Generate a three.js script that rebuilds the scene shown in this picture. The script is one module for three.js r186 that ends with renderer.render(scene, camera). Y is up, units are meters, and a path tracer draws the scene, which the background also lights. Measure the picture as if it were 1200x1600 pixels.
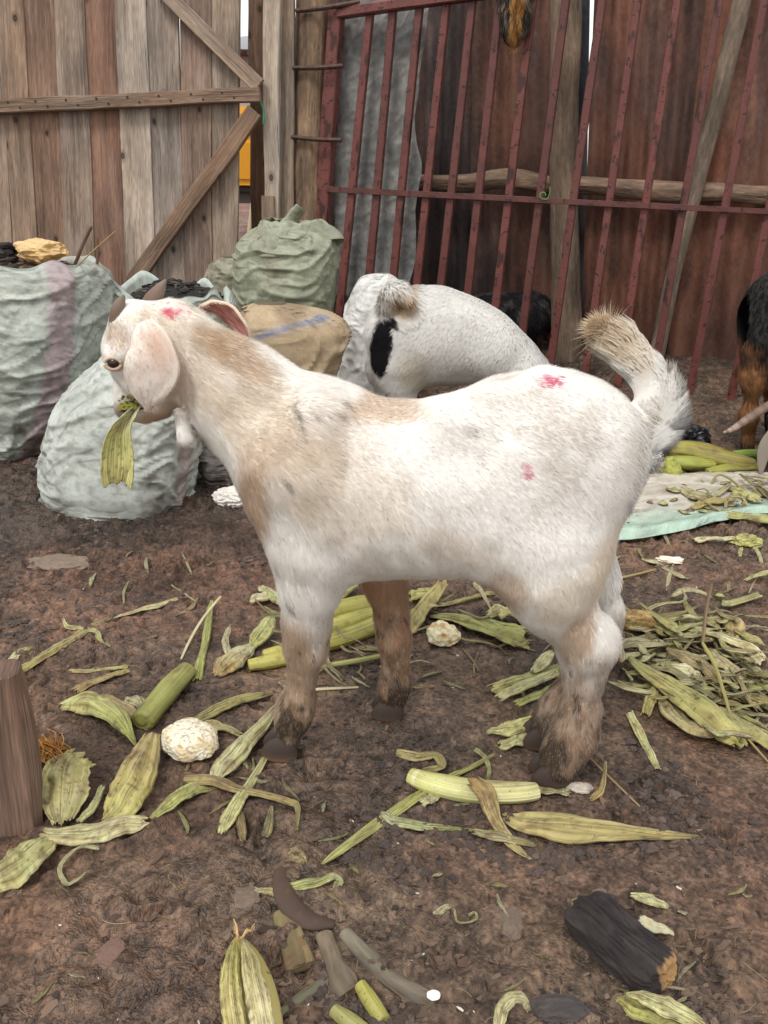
import * as THREE from 'three';
import { ImprovedNoise } from 'three/addons/math/ImprovedNoise.js';
import { mergeGeometries } from 'three/addons/utils/BufferGeometryUtils.js';

// ------------------------------------------------------------------ camera, sky, sun, exposure
const scene = new THREE.Scene();
const camera = new THREE.PerspectiveCamera(67, 768 / 1024, 0.05, 400);
camera.rotation.order = 'YXZ';
camera.position.set(0, 0.72, 0);
camera.rotation.set(-22.5 * Math.PI / 180, 0, 0.025);
camera.updateMatrixWorld(true);

const SKYW = 128, SKYH = 64, skyData = new Float32Array(SKYW * SKYH * 4);
for (let j = 0; j < SKYH; j++) for (let i = 0; i < SKYW; i++) {
  const el = ((j + 0.5) / SKYH - 0.5) * Math.PI, az = (i + 0.5) / SKYW * Math.PI * 2;
  const up = Math.max(0, Math.sin(el));
  const cloud = 1 + 0.05 * Math.sin(az * 3 + 1) * Math.sin(el * 7) + 0.03 * Math.sin(az * 7 + el * 9);
  const L = (0.92 + 0.30 * up) * cloud, o = (j * SKYW + i) * 4;
  skyData[o] = L * 1.0; skyData[o + 1] = L * 0.995; skyData[o + 2] = L * 0.99; skyData[o + 3] = 1;
}
const sky = new THREE.DataTexture(skyData, SKYW, SKYH, THREE.RGBAFormat, THREE.FloatType);
sky.mapping = THREE.EquirectangularReflectionMapping; sky.magFilter = THREE.LinearFilter; sky.needsUpdate = true;
scene.background = sky; scene.environment = sky;

const sun = new THREE.DirectionalLight(new THREE.Color(1, 0.965, 0.91), 1.5);
sun.position.set(-1.1, 4.2, 1.1); sun.target.position.set(0.2, 0.2, -1.5);
sun.castShadow = true; sun.shadow.radius = 24; sun.shadow.mapSize.set(2048, 2048);
Object.assign(sun.shadow.camera, { left: -4, right: 4, top: 4, bottom: -4, near: 0.1, far: 12 });
scene.add(sun, sun.target);

const renderer = new THREE.WebGLRenderer({ antialias: true });
renderer.setSize(768, 1024);
renderer.toneMapping = THREE.LinearToneMapping;
renderer.toneMappingExposure = 1.17;
renderer.shadowMap.enabled = true;

// ------------------------------------------------------------------ helpers
let seed = 20240611;
const rnd = () => { seed |= 0; seed = seed + 0x6D2B79F5 | 0; let t = Math.imul(seed ^ seed >>> 15, 1 | seed); t = t + Math.imul(t ^ t >>> 7, 61 | t) ^ t; return ((t ^ t >>> 14) >>> 0) / 4294967296; };
const rr = (a, b) => a + (b - a) * rnd();
const IN = new ImprovedNoise();
const n3 = (x, y, z = 0) => IN.noise(x + 71.3, y + 33.7, z + 12.9);
const fbm = (x, y, z = 0, o = 4) => { let s = 0, a = 0.5, f = 1; for (let i = 0; i < o; i++) { s += a * n3(x * f, y * f, z * f + i * 7.1); a *= 0.5; f *= 2.03; } return s; };
const ss = (a, b, x) => { const t = Math.min(1, Math.max(0, (x - a) / (b - a))); return t * t * (3 - 2 * t); };
const lerp = (a, b, t) => a + (b - a) * t;
const clamp = (x, a, b) => Math.min(b, Math.max(a, x));
const V = (x, y, z) => new THREE.Vector3(x, y, z);
const linCache = {}, lin = h => linCache[h] || (linCache[h] = (c => [c.r, c.g, c.b])(new THREE.Color(h)));
const mixc = (a, b, t) => [lerp(a[0], b[0], t), lerp(a[1], b[1], t), lerp(a[2], b[2], t)];
const mulc = (a, k) => [a[0] * k, a[1] * k, a[2] * k];

// photo pixels (1200 x 1600) to rays
const FPX = 800 / Math.tan(33.5 * Math.PI / 180), EYE = camera.position.clone();
const rayDir = (px, py) => V((px - 600) / FPX, -(py - 800) / FPX, -1).applyQuaternion(camera.quaternion);
const onZ = (px, py, z) => { const d = rayDir(px, py); return EYE.clone().addScaledVector(d, (z - EYE.z) / d.z); };
const onPlane = (px, py, p0, n) => { const d = rayDir(px, py); return EYE.clone().addScaledVector(d, p0.clone().sub(EYE).dot(n) / d.dot(n)); };
const depthOf = p => -p.clone().applyMatrix4(camera.matrixWorldInverse).z;
camera.matrixWorldInverse.copy(camera.matrixWorld).invert();

// the line of the red gate: everything at the back is placed from it
const GA = V(-0.26, 0, -3.42), GB = V(1.36, 0, -2.78), GDIR = GB.clone().sub(GA).normalize();
const GN = V(-GDIR.z, 0, GDIR.x).negate(); if (GN.z < 0) GN.negate();            // towards the yard
const gateSide = (x, z) => (x - GA.x) * GN.x + (z - GA.z) * GN.z;               // > 0 in the yard
const onGate = (px, py, off = 0) => onPlane(px, py, GA.clone().addScaledVector(GN, off), GN);

// ground height
function groundH(x, z) {
  const sd = -gateSide(x, z), along = (x - GA.x) * GDIR.x + (z - GA.z) * GDIR.z;
  let h = 0.115 * ss(-0.3, 0.42, sd) * ss(0.1, 0.8, along);
  h += 0.10 * ss(-3.3, -5.5, z) + 0.5 * ss(-5, -14, z);
  h += 0.012 * fbm(x * 2.2, z * 2.2, 1, 3);
  return h;
}
function groundFine(x, z) {
  const rough = 0.5 + 0.9 * ss(-0.2, 0.35, fbm(x * 1.3 + 5, z * 1.3, 4, 3)) + 0.8 * ss(-1.2, -1.7, z);
  const a = n3(x * 21, z * 21, 2), b = n3(x * 47, z * 47, 5), c = n3(x * 100, z * 100, 9);
  const clod = Math.max(0, n3(x * 30 + 9, z * 30, 3) - 0.12) + 0.7 * Math.max(0, n3(x * 62 + 2, z * 62, 13) - 0.1) * ss(0, 0.3, fbm(x * 3 + 1, z * 3, 21, 3));
  const cut = -Math.pow(Math.max(0, 1 - Math.abs(n3(x * 9 + 0.5 * n3(x * 14, z * 14, 8), z * 13, 6)) * 5), 3);
  return rough * (0.0055 * a + 0.0036 * b + 0.0018 * c + 0.012 * clod + 0.006 * cut);
}
const hsh = (i, j, k) => { const t = Math.sin(i * 127.1 + j * 311.7 + k * 74.7) * 43758.5453; return t - Math.floor(t); };
function prints(x, z) {   // trodden hoof marks: two claws pressed in, soil pushed up round them
  let h = 0; const c = 0.13, I = Math.floor(x / c), J = Math.floor(z / c);
  for (let a = -1; a <= 1; a++) for (let b = -1; b <= 1; b++) {
    const i = I + a, j = J + b; if (hsh(i, j, 1) > 0.5) continue;
    const cx = (i + 0.15 + 0.7 * hsh(i, j, 2)) * c, cz = (j + 0.15 + 0.7 * hsh(i, j, 3)) * c, an = hsh(i, j, 4) * 6.28, dx = x - cx, dz = z - cz;
    if (dx * dx + dz * dz > 0.004) continue;
    const u = dx * Math.cos(an) + dz * Math.sin(an), v = -dx * Math.sin(an) + dz * Math.cos(an), d = Math.min(Math.hypot(u / 0.024, (v - 0.0105) / 0.0095), Math.hypot(u / 0.024, (v + 0.0105) / 0.0095));
    h += -0.008 * ss(1.05, 0.6, d) + 0.003 * Math.exp(-Math.pow((d - 1.35) / 0.3, 2));
  }
  return h;
}
const H = (x, z) => groundH(x, z) + groundFine(x, z) + prints(x, z);
function onG(px, py, lift = 0) {
  const d = rayDir(px, py); let t = 0.3, s = 0.02;
  for (let i = 0; i < 900; i++) { const x = EYE.x + d.x * t, z = EYE.z + d.z * t, y = EYE.y + d.y * t; if (y < groundH(x, z) + lift) break; t += s; }
  let a = t - s, b = t;
  for (let i = 0; i < 20; i++) { const m = (a + b) / 2, x = EYE.x + d.x * m, z = EYE.z + d.z * m; if (EYE.y + d.y * m < groundH(x, z) + lift) b = m; else a = m; }
  return EYE.clone().addScaledVector(d, b);
}

const taken = {};
function numbered(name) { const n = taken[name] = (taken[name] || 0) + 1; return n === 1 ? name : name + '_' + String(n - 1).padStart(3, '0'); }
function geo(pos, idx, col, uv, nor) {
  const g = new THREE.BufferGeometry();
  g.setAttribute('position', new THREE.Float32BufferAttribute(pos, 3));
  if (col) g.setAttribute('color', new THREE.Float32BufferAttribute(col, 3));
  g.setAttribute('uv', new THREE.Float32BufferAttribute(uv && uv.length ? uv : new Float32Array(pos.length / 3 * 2), 2));
  if (idx) g.setIndex(idx);
  if (nor) g.setAttribute('normal', new THREE.Float32BufferAttribute(nor, 3)); else g.computeVertexNormals();
  return g;
}
function meshOf(name, g, m) { const o = new THREE.Mesh(g, m); o.name = name; o.castShadow = o.receiveShadow = true; return o; }
// parts: [name, geometry (world space), material, subparts?]; the group stands at the thing's base
function thing(name, label, category, parts, group, extra) {
  const box = new THREE.Box3();
  const walk = ps => ps.forEach(p => { p[1].computeBoundingBox(); box.union(p[1].boundingBox); if (p[3]) walk(p[3]); });
  walk(parts);
  const b = V((box.min.x + box.max.x) / 2, box.min.y, (box.min.z + box.max.z) / 2);
  const set = o => { o.userData.label = label; o.userData.category = category; if (group) o.userData.group = group; if (extra) Object.assign(o.userData, extra); scene.add(o); return o; };
  if (parts.length === 1 && !parts[0][3]) {
    const g = parts[0][1]; g.translate(-b.x, -b.y, -b.z);
    const o = meshOf(numbered(name), g, parts[0][2]); o.position.copy(b); return set(o);
  }
  const root = new THREE.Group(); root.name = numbered(name); root.position.copy(b);
  const add = (ps, to) => ps.forEach(p => { p[1].translate(-b.x, -b.y, -b.z); const m = meshOf(p[0], p[1], p[2]); if (p[4]) Object.assign(m.userData, p[4]); to.add(m); if (p[3]) add(p[3], m); });
  add(parts, root);
  return set(root);
}
function catmull(pts, n) {   // pts: arrays of numbers of one length -> n + 1 samples
  const out = [], m = pts.length - 1;
  for (let i = 0; i <= n; i++) {
    const u = i / n * m, k = Math.min(m - 1, Math.floor(u)), t = u - k;
    const a = pts[Math.max(0, k - 1)], b = pts[k], c = pts[k + 1], d = pts[Math.min(m, k + 2)];
    out.push(b.map((_, q) => 0.5 * ((2 * b[q]) + (c[q] - a[q]) * t + (2 * a[q] - 5 * b[q] + 4 * c[q] - d[q]) * t * t + (3 * b[q] - a[q] - 3 * c[q] + d[q]) * t * t * t)));
  }
  return out;
}
// a round, noisy, tapering tube. pts: [[x,y,z,r],...]
function tube(pts, { n = 24, seg = 12, rough = 0, freq = 20, color = () => [1, 1, 1], flat = 1, flatDir = null, cap = true, ridge = 0 } = {}) {
  const P = catmull(pts.map(p => Array.isArray(p) ? p : [p.x, p.y, p.z, p.r]), n);
  const pos = [], col = [], uv = [], idx = []; let ref = V(0, 1, 0), dist = 0;
  for (let i = 0; i <= n; i++) {
    const a = P[Math.max(0, i - 1)], b = P[Math.min(n, i + 1)];
    const t = V(b[0] - a[0], b[1] - a[1], b[2] - a[2]).normalize();
    if (i) dist += Math.hypot(P[i][0] - P[i - 1][0], P[i][1] - P[i - 1][1], P[i][2] - P[i - 1][2]);
    if (i === 0) { if (flatDir) ref = flatDir.clone(); else if (Math.abs(t.y) > 0.8) ref = V(0, 0, 1); }
    const bn = t.clone().cross(ref).normalize(), nn = bn.clone().cross(t).normalize(); ref = nn;
    const c = P[i];
    for (let k = 0; k <= seg; k++) {
      const th = k / seg * Math.PI * 2, cs = Math.cos(th), sn = Math.sin(th);
      let r = c[3]; if (cap && (i === 0 || i === n)) r *= 0.75;
      r *= 1 + rough * n3(c[0] * freq + cs, c[1] * freq + sn, c[2] * freq) + ridge * Math.sin(th * 9) * 0.5;
      pos.push(c[0] + (bn.x * cs + nn.x * sn * flat) * r, c[1] + (bn.y * cs + nn.y * sn * flat) * r, c[2] + (bn.z * cs + nn.z * sn * flat) * r);
      const cc = color(i / n, th, dist); col.push(...cc); uv.push(k / seg * Math.PI * 2 * c[3], dist);
      if (i < n && k < seg) { const q = i * (seg + 1) + k; idx.push(q, q + 1, q + seg + 1, q + 1, q + seg + 2, q + seg + 1); }
    }
  }
  if (cap) for (const e of [0, n]) {
    const a0 = pos.length / 3, s0 = e * (seg + 1);
    for (let k = 0; k <= seg; k++) { const q = s0 + k; pos.push(pos[q * 3], pos[q * 3 + 1], pos[q * 3 + 2]); col.push(col[q * 3], col[q * 3 + 1], col[q * 3 + 2]); uv.push(uv[q * 2], uv[q * 2 + 1]); }
    const c = P[e]; pos.push(c[0], c[1], c[2]); col.push(...color(e / n, 0, dist)); uv.push(0, 0);
    const ce = pos.length / 3 - 1;
    for (let k = 0; k < seg; k++) e ? idx.push(a0 + k, a0 + k + 1, ce) : idx.push(a0 + k + 1, a0 + k, ce);
  }
  return geo(pos, idx, col, uv);
}
// a sheet with thickness from a function f(u, v) -> Vector3
function slab(f, nu, nv, thick, color, uvf = (u, v) => [u, v]) {
  const fr = [], col = [], uv = [];
  for (let j = 0; j <= nv; j++) for (let i = 0; i <= nu; i++) { fr.push(f(i / nu, j / nv)); }
  const W = nu + 1, nrm = fr.map((p, q) => {
    const i = q % W, j = (q - i) / W;
    const a = fr[j * W + Math.max(0, i - 1)], b = fr[j * W + Math.min(nu, i + 1)], c = fr[Math.max(0, j - 1) * W + i], d = fr[Math.min(nv, j + 1) * W + i];
    const n = b.clone().sub(a).cross(d.clone().sub(c)); return n.lengthSq() > 1e-16 ? n.normalize() : V(0, 1, 0);
  });
  const pos = [], idx = [], N = fr.length;
  for (const s of [0.5, -0.5]) fr.forEach((p, q) => {
    const i = q % W, j = (q - i) / W; pos.push(p.x + nrm[q].x * thick * s, p.y + nrm[q].y * thick * s, p.z + nrm[q].z * thick * s);
    col.push(...color(i / nu, j / nv, s > 0)); uv.push(...uvf(i / nu, j / nv));
  });
  for (let j = 0; j < nv; j++) for (let i = 0; i < nu; i++) {
    const q = j * W + i; idx.push(q, q + 1, q + W, q + 1, q + W + 1, q + W); const r = q + N; idx.push(r + 1, r, r + W, r + W + 1, r + 1, r + W);
  }
  const edge = (a, b) => idx.push(a, a + N, b, b, a + N, b + N);
  for (let i = 0; i < nu; i++) { edge(i, i + 1); edge(nv * W + i + 1, nv * W + i); }
  for (let j = 0; j < nv; j++) { edge((j + 1) * W, j * W); edge(j * W + nu, (j + 1) * W + nu); }
  return geo(pos, idx, col, uv);
}
// a sawn board between two points; face = direction of the broad face
function board(p0, p1, w0, w1, t, face, { n = 14, wob = 0.004, tint = [1, 1, 1], bev = 0.15, seedv = 0 } = {}) {
  const ax = p1.clone().sub(p0), L = ax.length(); ax.normalize();
  const side = ax.clone().cross(face).normalize(), fn = side.clone().cross(ax).normalize();
  const sec = []; const b = Math.min(0.5, bev);   // bevelled rectangle, unit half sizes
  for (const [sx, sy] of [[1, 1], [-1, 1], [-1, -1], [1, -1]]) {
    const A = [sx, sy * (1 - b)], B = [sx * (1 - b * t / ((w0 + w1) / 2)), sy]; sx * sy > 0 ? sec.push(A, B) : sec.push(B, A);
  }
  const K = sec.length, pos = [], idx = [], col = [], uv = [], uo = seedv * 0.37;
  // each face strip gets its own vertices so edges stay crisp
  for (let k = 0; k < K; k++) {
    const A = sec[k], B = sec[(k + 1) % K], s0 = pos.length / 3;
    for (let i = 0; i <= n; i++) {
      const u = i / n, w = lerp(w0, w1, u) / 2;
      for (const S of [A, B]) {
        const wl = w * S[0] + wob * n3(u * L * 5 + seedv, S[0] * 2, seedv * 3.1), tl = t / 2 * S[1] + wob * 0.5 * n3(u * L * 4 + 3, seedv, 9);
        const bow = wob * 2.5 * n3(u * L * 1.3, seedv * 1.7, 4);
        pos.push(p0.x + ax.x * L * u + side.x * (wl + bow) + fn.x * tl, p0.y + ax.y * L * u + side.y * (wl + bow) + fn.y * tl, p0.z + ax.z * L * u + side.z * (wl + bow) + fn.z * tl);
        const m = 1 + 0.12 * n3(u * L * 3, seedv, S[0]); col.push(tint[0] * m, tint[1] * m, tint[2] * m);
        uv.push((Math.abs(S[1]) > 0.99 ? w * S[0] : S[0] * w + S[1] * t / 2) + uo, u * L + seedv * 0.73);
      }
      if (i < n) { const q = s0 + i * 2; idx.push(q, q + 1, q + 2, q + 1, q + 3, q + 2); }
    }
  }
  for (const e of [0, 1]) {
    const s0 = pos.length / 3;
    for (let k = 0; k < K; k++) { const q = (k * (n + 1) * 2 + (e ? n * 2 : 0)) * 3; pos.push(pos[q], pos[q + 1], pos[q + 2]); col.push(...mulc(tint, 0.85)); uv.push(sec[k][0] * w0 / 2, sec[k][1] * t); }
    for (let k = 1; k < K - 1; k++) e ? idx.push(s0, s0 + k, s0 + k + 1) : idx.push(s0, s0 + k + 1, s0 + k);
  }
  return geo(pos, idx, col, uv);
}

// ------------------------------------------------------------------ textures and materials
function tex(w, h, f, srgb = true, wrap = true) {
  const d = new Uint8Array(w * h * 4);
  for (let j = 0; j < h; j++) for (let i = 0; i < w; i++) { const c = f(i / w, j / h), o = (j * w + i) * 4; const g = typeof c === 'number'; for (let k = 0; k < 3; k++) d[o + k] = clamp((g ? c : c[k]) * 255, 0, 255); d[o + 3] = 255; }
  const t = new THREE.DataTexture(d, w, h); t.magFilter = THREE.LinearFilter; t.minFilter = THREE.LinearMipmapLinearFilter; t.generateMipmaps = true;
  if (wrap) t.wrapS = t.wrapT = THREE.RepeatWrapping; if (srgb) t.colorSpace = THREE.SRGBColorSpace; t.needsUpdate = true; return t;
}
// tiling noise: blend of a lattice noise on a torus
const perm = new Uint8Array(512); { const p = [...Array(256).keys()]; for (let i = 255; i > 0; i--) { const j = Math.floor(rnd() * (i + 1)); [p[i], p[j]] = [p[j], p[i]]; } for (let i = 0; i < 512; i++) perm[i] = p[i & 255]; }
function tn(u, v, fx, fy, s = 0) {   // tiling value noise in 0..1
  const x = u * fx, y = v * fy, i = Math.floor(x), j = Math.floor(y), a = x - i, b = y - j, p = a * a * (3 - 2 * a), q = b * b * (3 - 2 * b);
  const h = (m, n) => perm[(perm[(((m % fx) + fx) % fx & 255) + s % 97] + ((n % fy) + fy) % fy) & 255] / 255;
  return lerp(lerp(h(i, j), h(i + 1, j), p), lerp(h(i, j + 1), h(i + 1, j + 1), p), q);
}
const tfb = (u, v, fx, fy, o = 4, s = 0) => { let r = 0, a = 0.5, t = 0; for (let k = 0; k < o; k++) { r += a * tn(u, v, fx << k, fy << k, s + k * 11); t += a; a *= 0.55; } return r / t; };

const dirtMap = tex(1024, 1024, (u, v) => {
  const a = tfb(u, v, 6, 6, 6, 3), b = tfb(u, v, 60, 60, 3, 9), c = tn(u, v, 250, 250, 5), d = tfb(u, v, 3, 3, 4, 31);
  let k = 0.68 + 0.40 * (a - 0.5) + 0.55 * (b - 0.5) + 0.34 * (c - 0.5);
  let r = k * 1.02, g = k * lerp(0.90, 1.0, d), bl = k * lerp(0.84, 0.98, d);
  const speck = tn(u, v, 210, 210, 77); if (speck > 0.94) { const q = (speck - 0.94) * 6; r += q; g += q * 0.95; bl += q * 0.88; }
  const dk = tn(u, v, 120, 120, 41); if (dk < 0.10) { r *= 0.62; g *= 0.60; bl *= 0.60; }
  return [r, g, bl];
});
const dirtBump = tex(1024, 1024, (u, v) => { const b = tfb(u, v, 50, 50, 4, 9), c = tfb(u, v, 190, 190, 2, 5); const d = Math.abs(tfb(u, v, 24, 24, 3, 19) - 0.5) * 2; return 0.45 * b + 0.35 * c + 0.25 * d; }, false);
const knots = Array.from({ length: 5 }, () => [rnd(), rnd(), rr(0.006, 0.012)]);
const knotD = (u, v) => { let b = 99; for (const [a, c, r] of knots) { let du = Math.abs(u - a), dv = Math.abs(v - c); du = Math.min(du, 1 - du) * 0.35; dv = Math.min(dv, 1 - dv) * 0.6; b = Math.min(b, Math.hypot(du, dv) / r); } return b; };
const woodMap = tex(512, 1024, (u, v) => {
  const w = tfb(u, v, 3, 3, 3, 2) * 0.12;
  const kd = knotD(u, v), bend = 0.03 * Math.exp(-kd * kd / 5); const g = tfb((u + w + bend) % 1, v, 40, 3, 4, 8), f = tn(u, v, 240, 40, 19), p = tfb(u, v, 5, 4, 4, 44);
  const st = tfb(u, v, 18, 2, 3, 61);
  let k = 0.82 + 0.24 * (g - 0.5) + 0.2 * (f - 0.5) + 0.44 * (p - 0.5); if (st > 0.68) k *= 1 - (st - 0.68) * 1.6;
  const cr = tn((u + w * 0.6) % 1, v, 70, 3, 91); if (cr > 0.94) k *= 1 - (cr - 0.94) * 9; if (kd < 1) k *= 0.5 + 0.15 * Math.sin(kd * 9); else if (kd < 2) k *= 0.82 + 0.12 * (kd - 1); const warm = tfb(u, v, 4, 3, 4, 23); return [k, k * lerp(0.93, 1.0, warm), k * lerp(0.86, 1.0, warm)];
});
const woodBump = tex(512, 1024, (u, v) => { const w = tfb(u, v, 3, 3, 3, 2) * 0.12; return 0.6 * tfb((u + w) % 1, v, 40, 3, 4, 8) + 0.4 * tn(u, v, 220, 16, 19); }, false);
const rustMap = tex(1024, 1024, (u, v) => {
  const a = tfb(u, v, 5, 3, 6, 4), b = tfb(u, v, 40, 8, 4, 14), c = tfb(u, v, 90, 90, 2, 24), e = tfb(u, v, 9, 2, 4, 66);
  const k = 0.80 + 1.0 * (a - 0.5) + 0.4 * (b - 0.5) + 0.25 * (c - 0.5), gry = ss(0.50, 0.70, e);
  return [k, k * lerp(0.92, 1.02, gry), k * lerp(0.90, 1.08, gry)];
});
const galvMap = tex(512, 512, (u, v) => { const a = tfb(u, v, 4, 4, 5, 7), b = tfb(u, v, 30, 30, 3, 17), s = tfb(u, v, 14, 3, 4, 27); const k = 0.74 + 0.34 * (a - 0.5) + 0.2 * (b - 0.5) + 0.25 * (s - 0.5); return [k, k, k * 0.97]; });
const huskMap = tex(256, 512, (u, v) => { const l = tn(u, v, 64, 2, 3), m = tn(u, v, 24, 3, 13), p = tfb(u, v, 4, 8, 4, 23), s = tn(u, v, 60, 110, 33); let k = 0.93 + 0.24 * (l - 0.5) + 0.12 * (m - 0.5) + 0.2 * (p - 0.5); if (s < 0.06) k *= 0.5; const t = tfb(u, v, 3, 5, 4, 53); if (t > 0.62) k *= 1 - (t - 0.62) * 1.4; return [k * lerp(0.97, 1.06, t), k, k * lerp(0.86, 1, l)]; });
const huskBump = tex(256, 256, (u, v) => 0.7 * tn(u, v, 60, 2, 3) + 0.3 * tn(u, v, 20, 10, 9), false);
const weaveMap = tex(512, 512, (u, v) => { const a = Math.sin(u * Math.PI * 2 * 64), b = Math.sin(v * Math.PI * 2 * 64), p = tfb(u, v, 5, 5, 5, 3), q = tfb(u, v, 40, 40, 3, 29), s = tn(u, v, 150, 150, 51); let k = 0.86 + 0.05 * a * b + 0.16 * (p - 0.5) + 0.12 * (q - 0.5); if (s < 0.025) k *= 0.75; return [k, k * 0.995, k * 0.98]; });
const weaveBump = tex(256, 256, (u, v) => 0.5 + 0.25 * Math.sin(u * Math.PI * 64) * Math.sin(v * Math.PI * 64) + 0.4 * (tfb(u, v, 12, 12, 4, 3) - 0.5), false);
const tri = x => Math.abs(((x % 1) + 1) % 1 - 0.5) * 2;
const crumple = tex(512, 512, (u, v) => {   // creased plastic cloth: folds meeting at sharp lines
  const a = tfb(u, v, 3, 3, 3, 7), b = tfb(u, v, 4, 4, 3, 37), m = ss(0.4, 0.65, tfb(u, v, 3, 4, 3, 57)), m2 = ss(0.45, 0.65, tfb(u, v, 4, 3, 3, 77));
  return 0.30 * tri(v * 3 + u * 1 + 2.2 * a) + 0.22 * tri(v * 5 - u * 2 + 2.6 * b) + 0.16 * m * tri(v * 11 + u * 2 + 2.5 * a + b) + 0.14 * m2 * tri(v * 9 - u * 5 + 3 * b) + 0.10 * m * m2 * tri(v * 23 + u * 3 + 3 * a) + 0.12 * tri(u * 4 + v * 2 + 2 * b);
}, false);
const dirtRough = tex(256, 256, (u, v) => 0.55 + 0.45 * ss(0.35, 0.62, tfb(u, v, 4, 4, 5, 15)), false);
const paintMap = tex(512, 512, (u, v) => { const a = tfb(u, v, 6, 6, 5, 6), b = tfb(u, v, 50, 50, 2, 16), c = tfb(u, v, 24, 24, 3, 36); let k = 0.84 + 0.22 * (a - 0.5) + 0.14 * (b - 0.5); const e = tfb(u, v, 7, 3, 5, 56); if (c > 0.72 || e > 0.68) return [k * 0.58, k * 0.62, k * 0.60]; if (e > 0.63) return [k * 0.85, k * 0.82, k * 0.78]; return [k, k, k]; });
const barkMap = tex(256, 512, (u, v) => { const a = tfb(u, v, 12, 3, 4, 6), b = tfb(u, v, 40, 20, 3, 46), c = tfb(u, v, 3, 3, 3, 16); const k = 0.72 + 0.5 * (a - 0.5) + 0.25 * (b - 0.5) + 0.3 * (c - 0.5); return [k, k * 0.97, k * 0.93]; });
const rep = (t, x, y) => { const c = t.clone(); c.repeat.set(x, y); c.needsUpdate = true; return c; };
const std = (o) => new THREE.MeshStandardMaterial({ vertexColors: true, side: THREE.DoubleSide, roughness: 0.9, metalness: 0, ...o });
const M = {
  dirt: std({ map: rep(dirtMap, 1 / 0.9, 1 / 0.9), bumpMap: rep(dirtBump, 1 / 0.35, 1 / 0.35), bumpScale: 0.0065, roughness: 0.9, roughnessMap: rep(dirtRough, 1 / 0.8, 1 / 0.8) }),
  wood: std({ map: rep(woodMap, 1 / 0.35, 1 / 0.9), bumpMap: rep(woodBump, 1 / 0.35, 1 / 0.9), bumpScale: 0.003, roughness: 0.88 }),
  bark: std({ map: rep(barkMap, 1 / 0.25, 1 / 0.5), bumpMap: rep(barkMap, 1 / 0.25, 1 / 0.5), bumpScale: 0.006 }),
  rust: std({ map: rep(rustMap, 1 / 0.9, 1 / 1.3), roughness: 0.82 }),
  galv: std({ map: rep(galvMap, 1 / 0.5, 1 / 0.5), roughness: 0.55, metalness: 0.0 }),
  paint: std({ map: rep(paintMap, 1 / 0.3, 1 / 0.3), bumpMap: rep(paintMap, 1 / 0.3, 1 / 0.3), bumpScale: 0.001, roughness: 0.5 }),
  husk: new THREE.MeshPhysicalMaterial({ vertexColors: true, side: THREE.DoubleSide, map: huskMap, bumpMap: rep(huskBump, 1, 1), bumpScale: 0.0025, roughness: 0.62, transmission: 0.18, thickness: 0 }),
  stalk: std({ map: rep(huskMap, 12, 3), roughness: 0.55 }),
  sack: std({ map: rep(weaveMap, 1 / 0.16, 1 / 0.16), bumpMap: rep(crumple, 1 / 0.6, 1 / 0.5), bumpScale: 0.020, roughness: 0.5 }),
  sackSmooth: std({ map: rep(weaveMap, 1 / 0.16, 1 / 0.16), bumpMap: rep(crumple, 1 / 0.6, 1 / 0.5), bumpScale: 0.009, roughness: 0.5 }),
  burlap: std({ map: rep(weaveMap, 1 / 0.2, 1 / 0.2), bumpMap: rep(crumple, 1 / 0.6, 1 / 0.5), bumpScale: 0.014, roughness: 0.95 }),
  matte: std({ roughness: 0.95 }), soft: std({ roughness: 0.75 }), fur: new THREE.MeshPhysicalMaterial({ vertexColors: true, side: THREE.DoubleSide, roughness: 1, transmission: 0.3, thickness: 0, specularIntensity: 0.3 }), skin: std({ roughness: 0.8 }), gloss: std({ roughness: 0.25 }), rebar: std({ map: rep(paintMap, 8, 8), roughness: 0.75, metalness: 0.3 }),
  plastic: new THREE.MeshPhysicalMaterial({ vertexColors: true, side: THREE.DoubleSide, roughness: 0.4, transmission: 0.25, thickness: 0 }),
};
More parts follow.
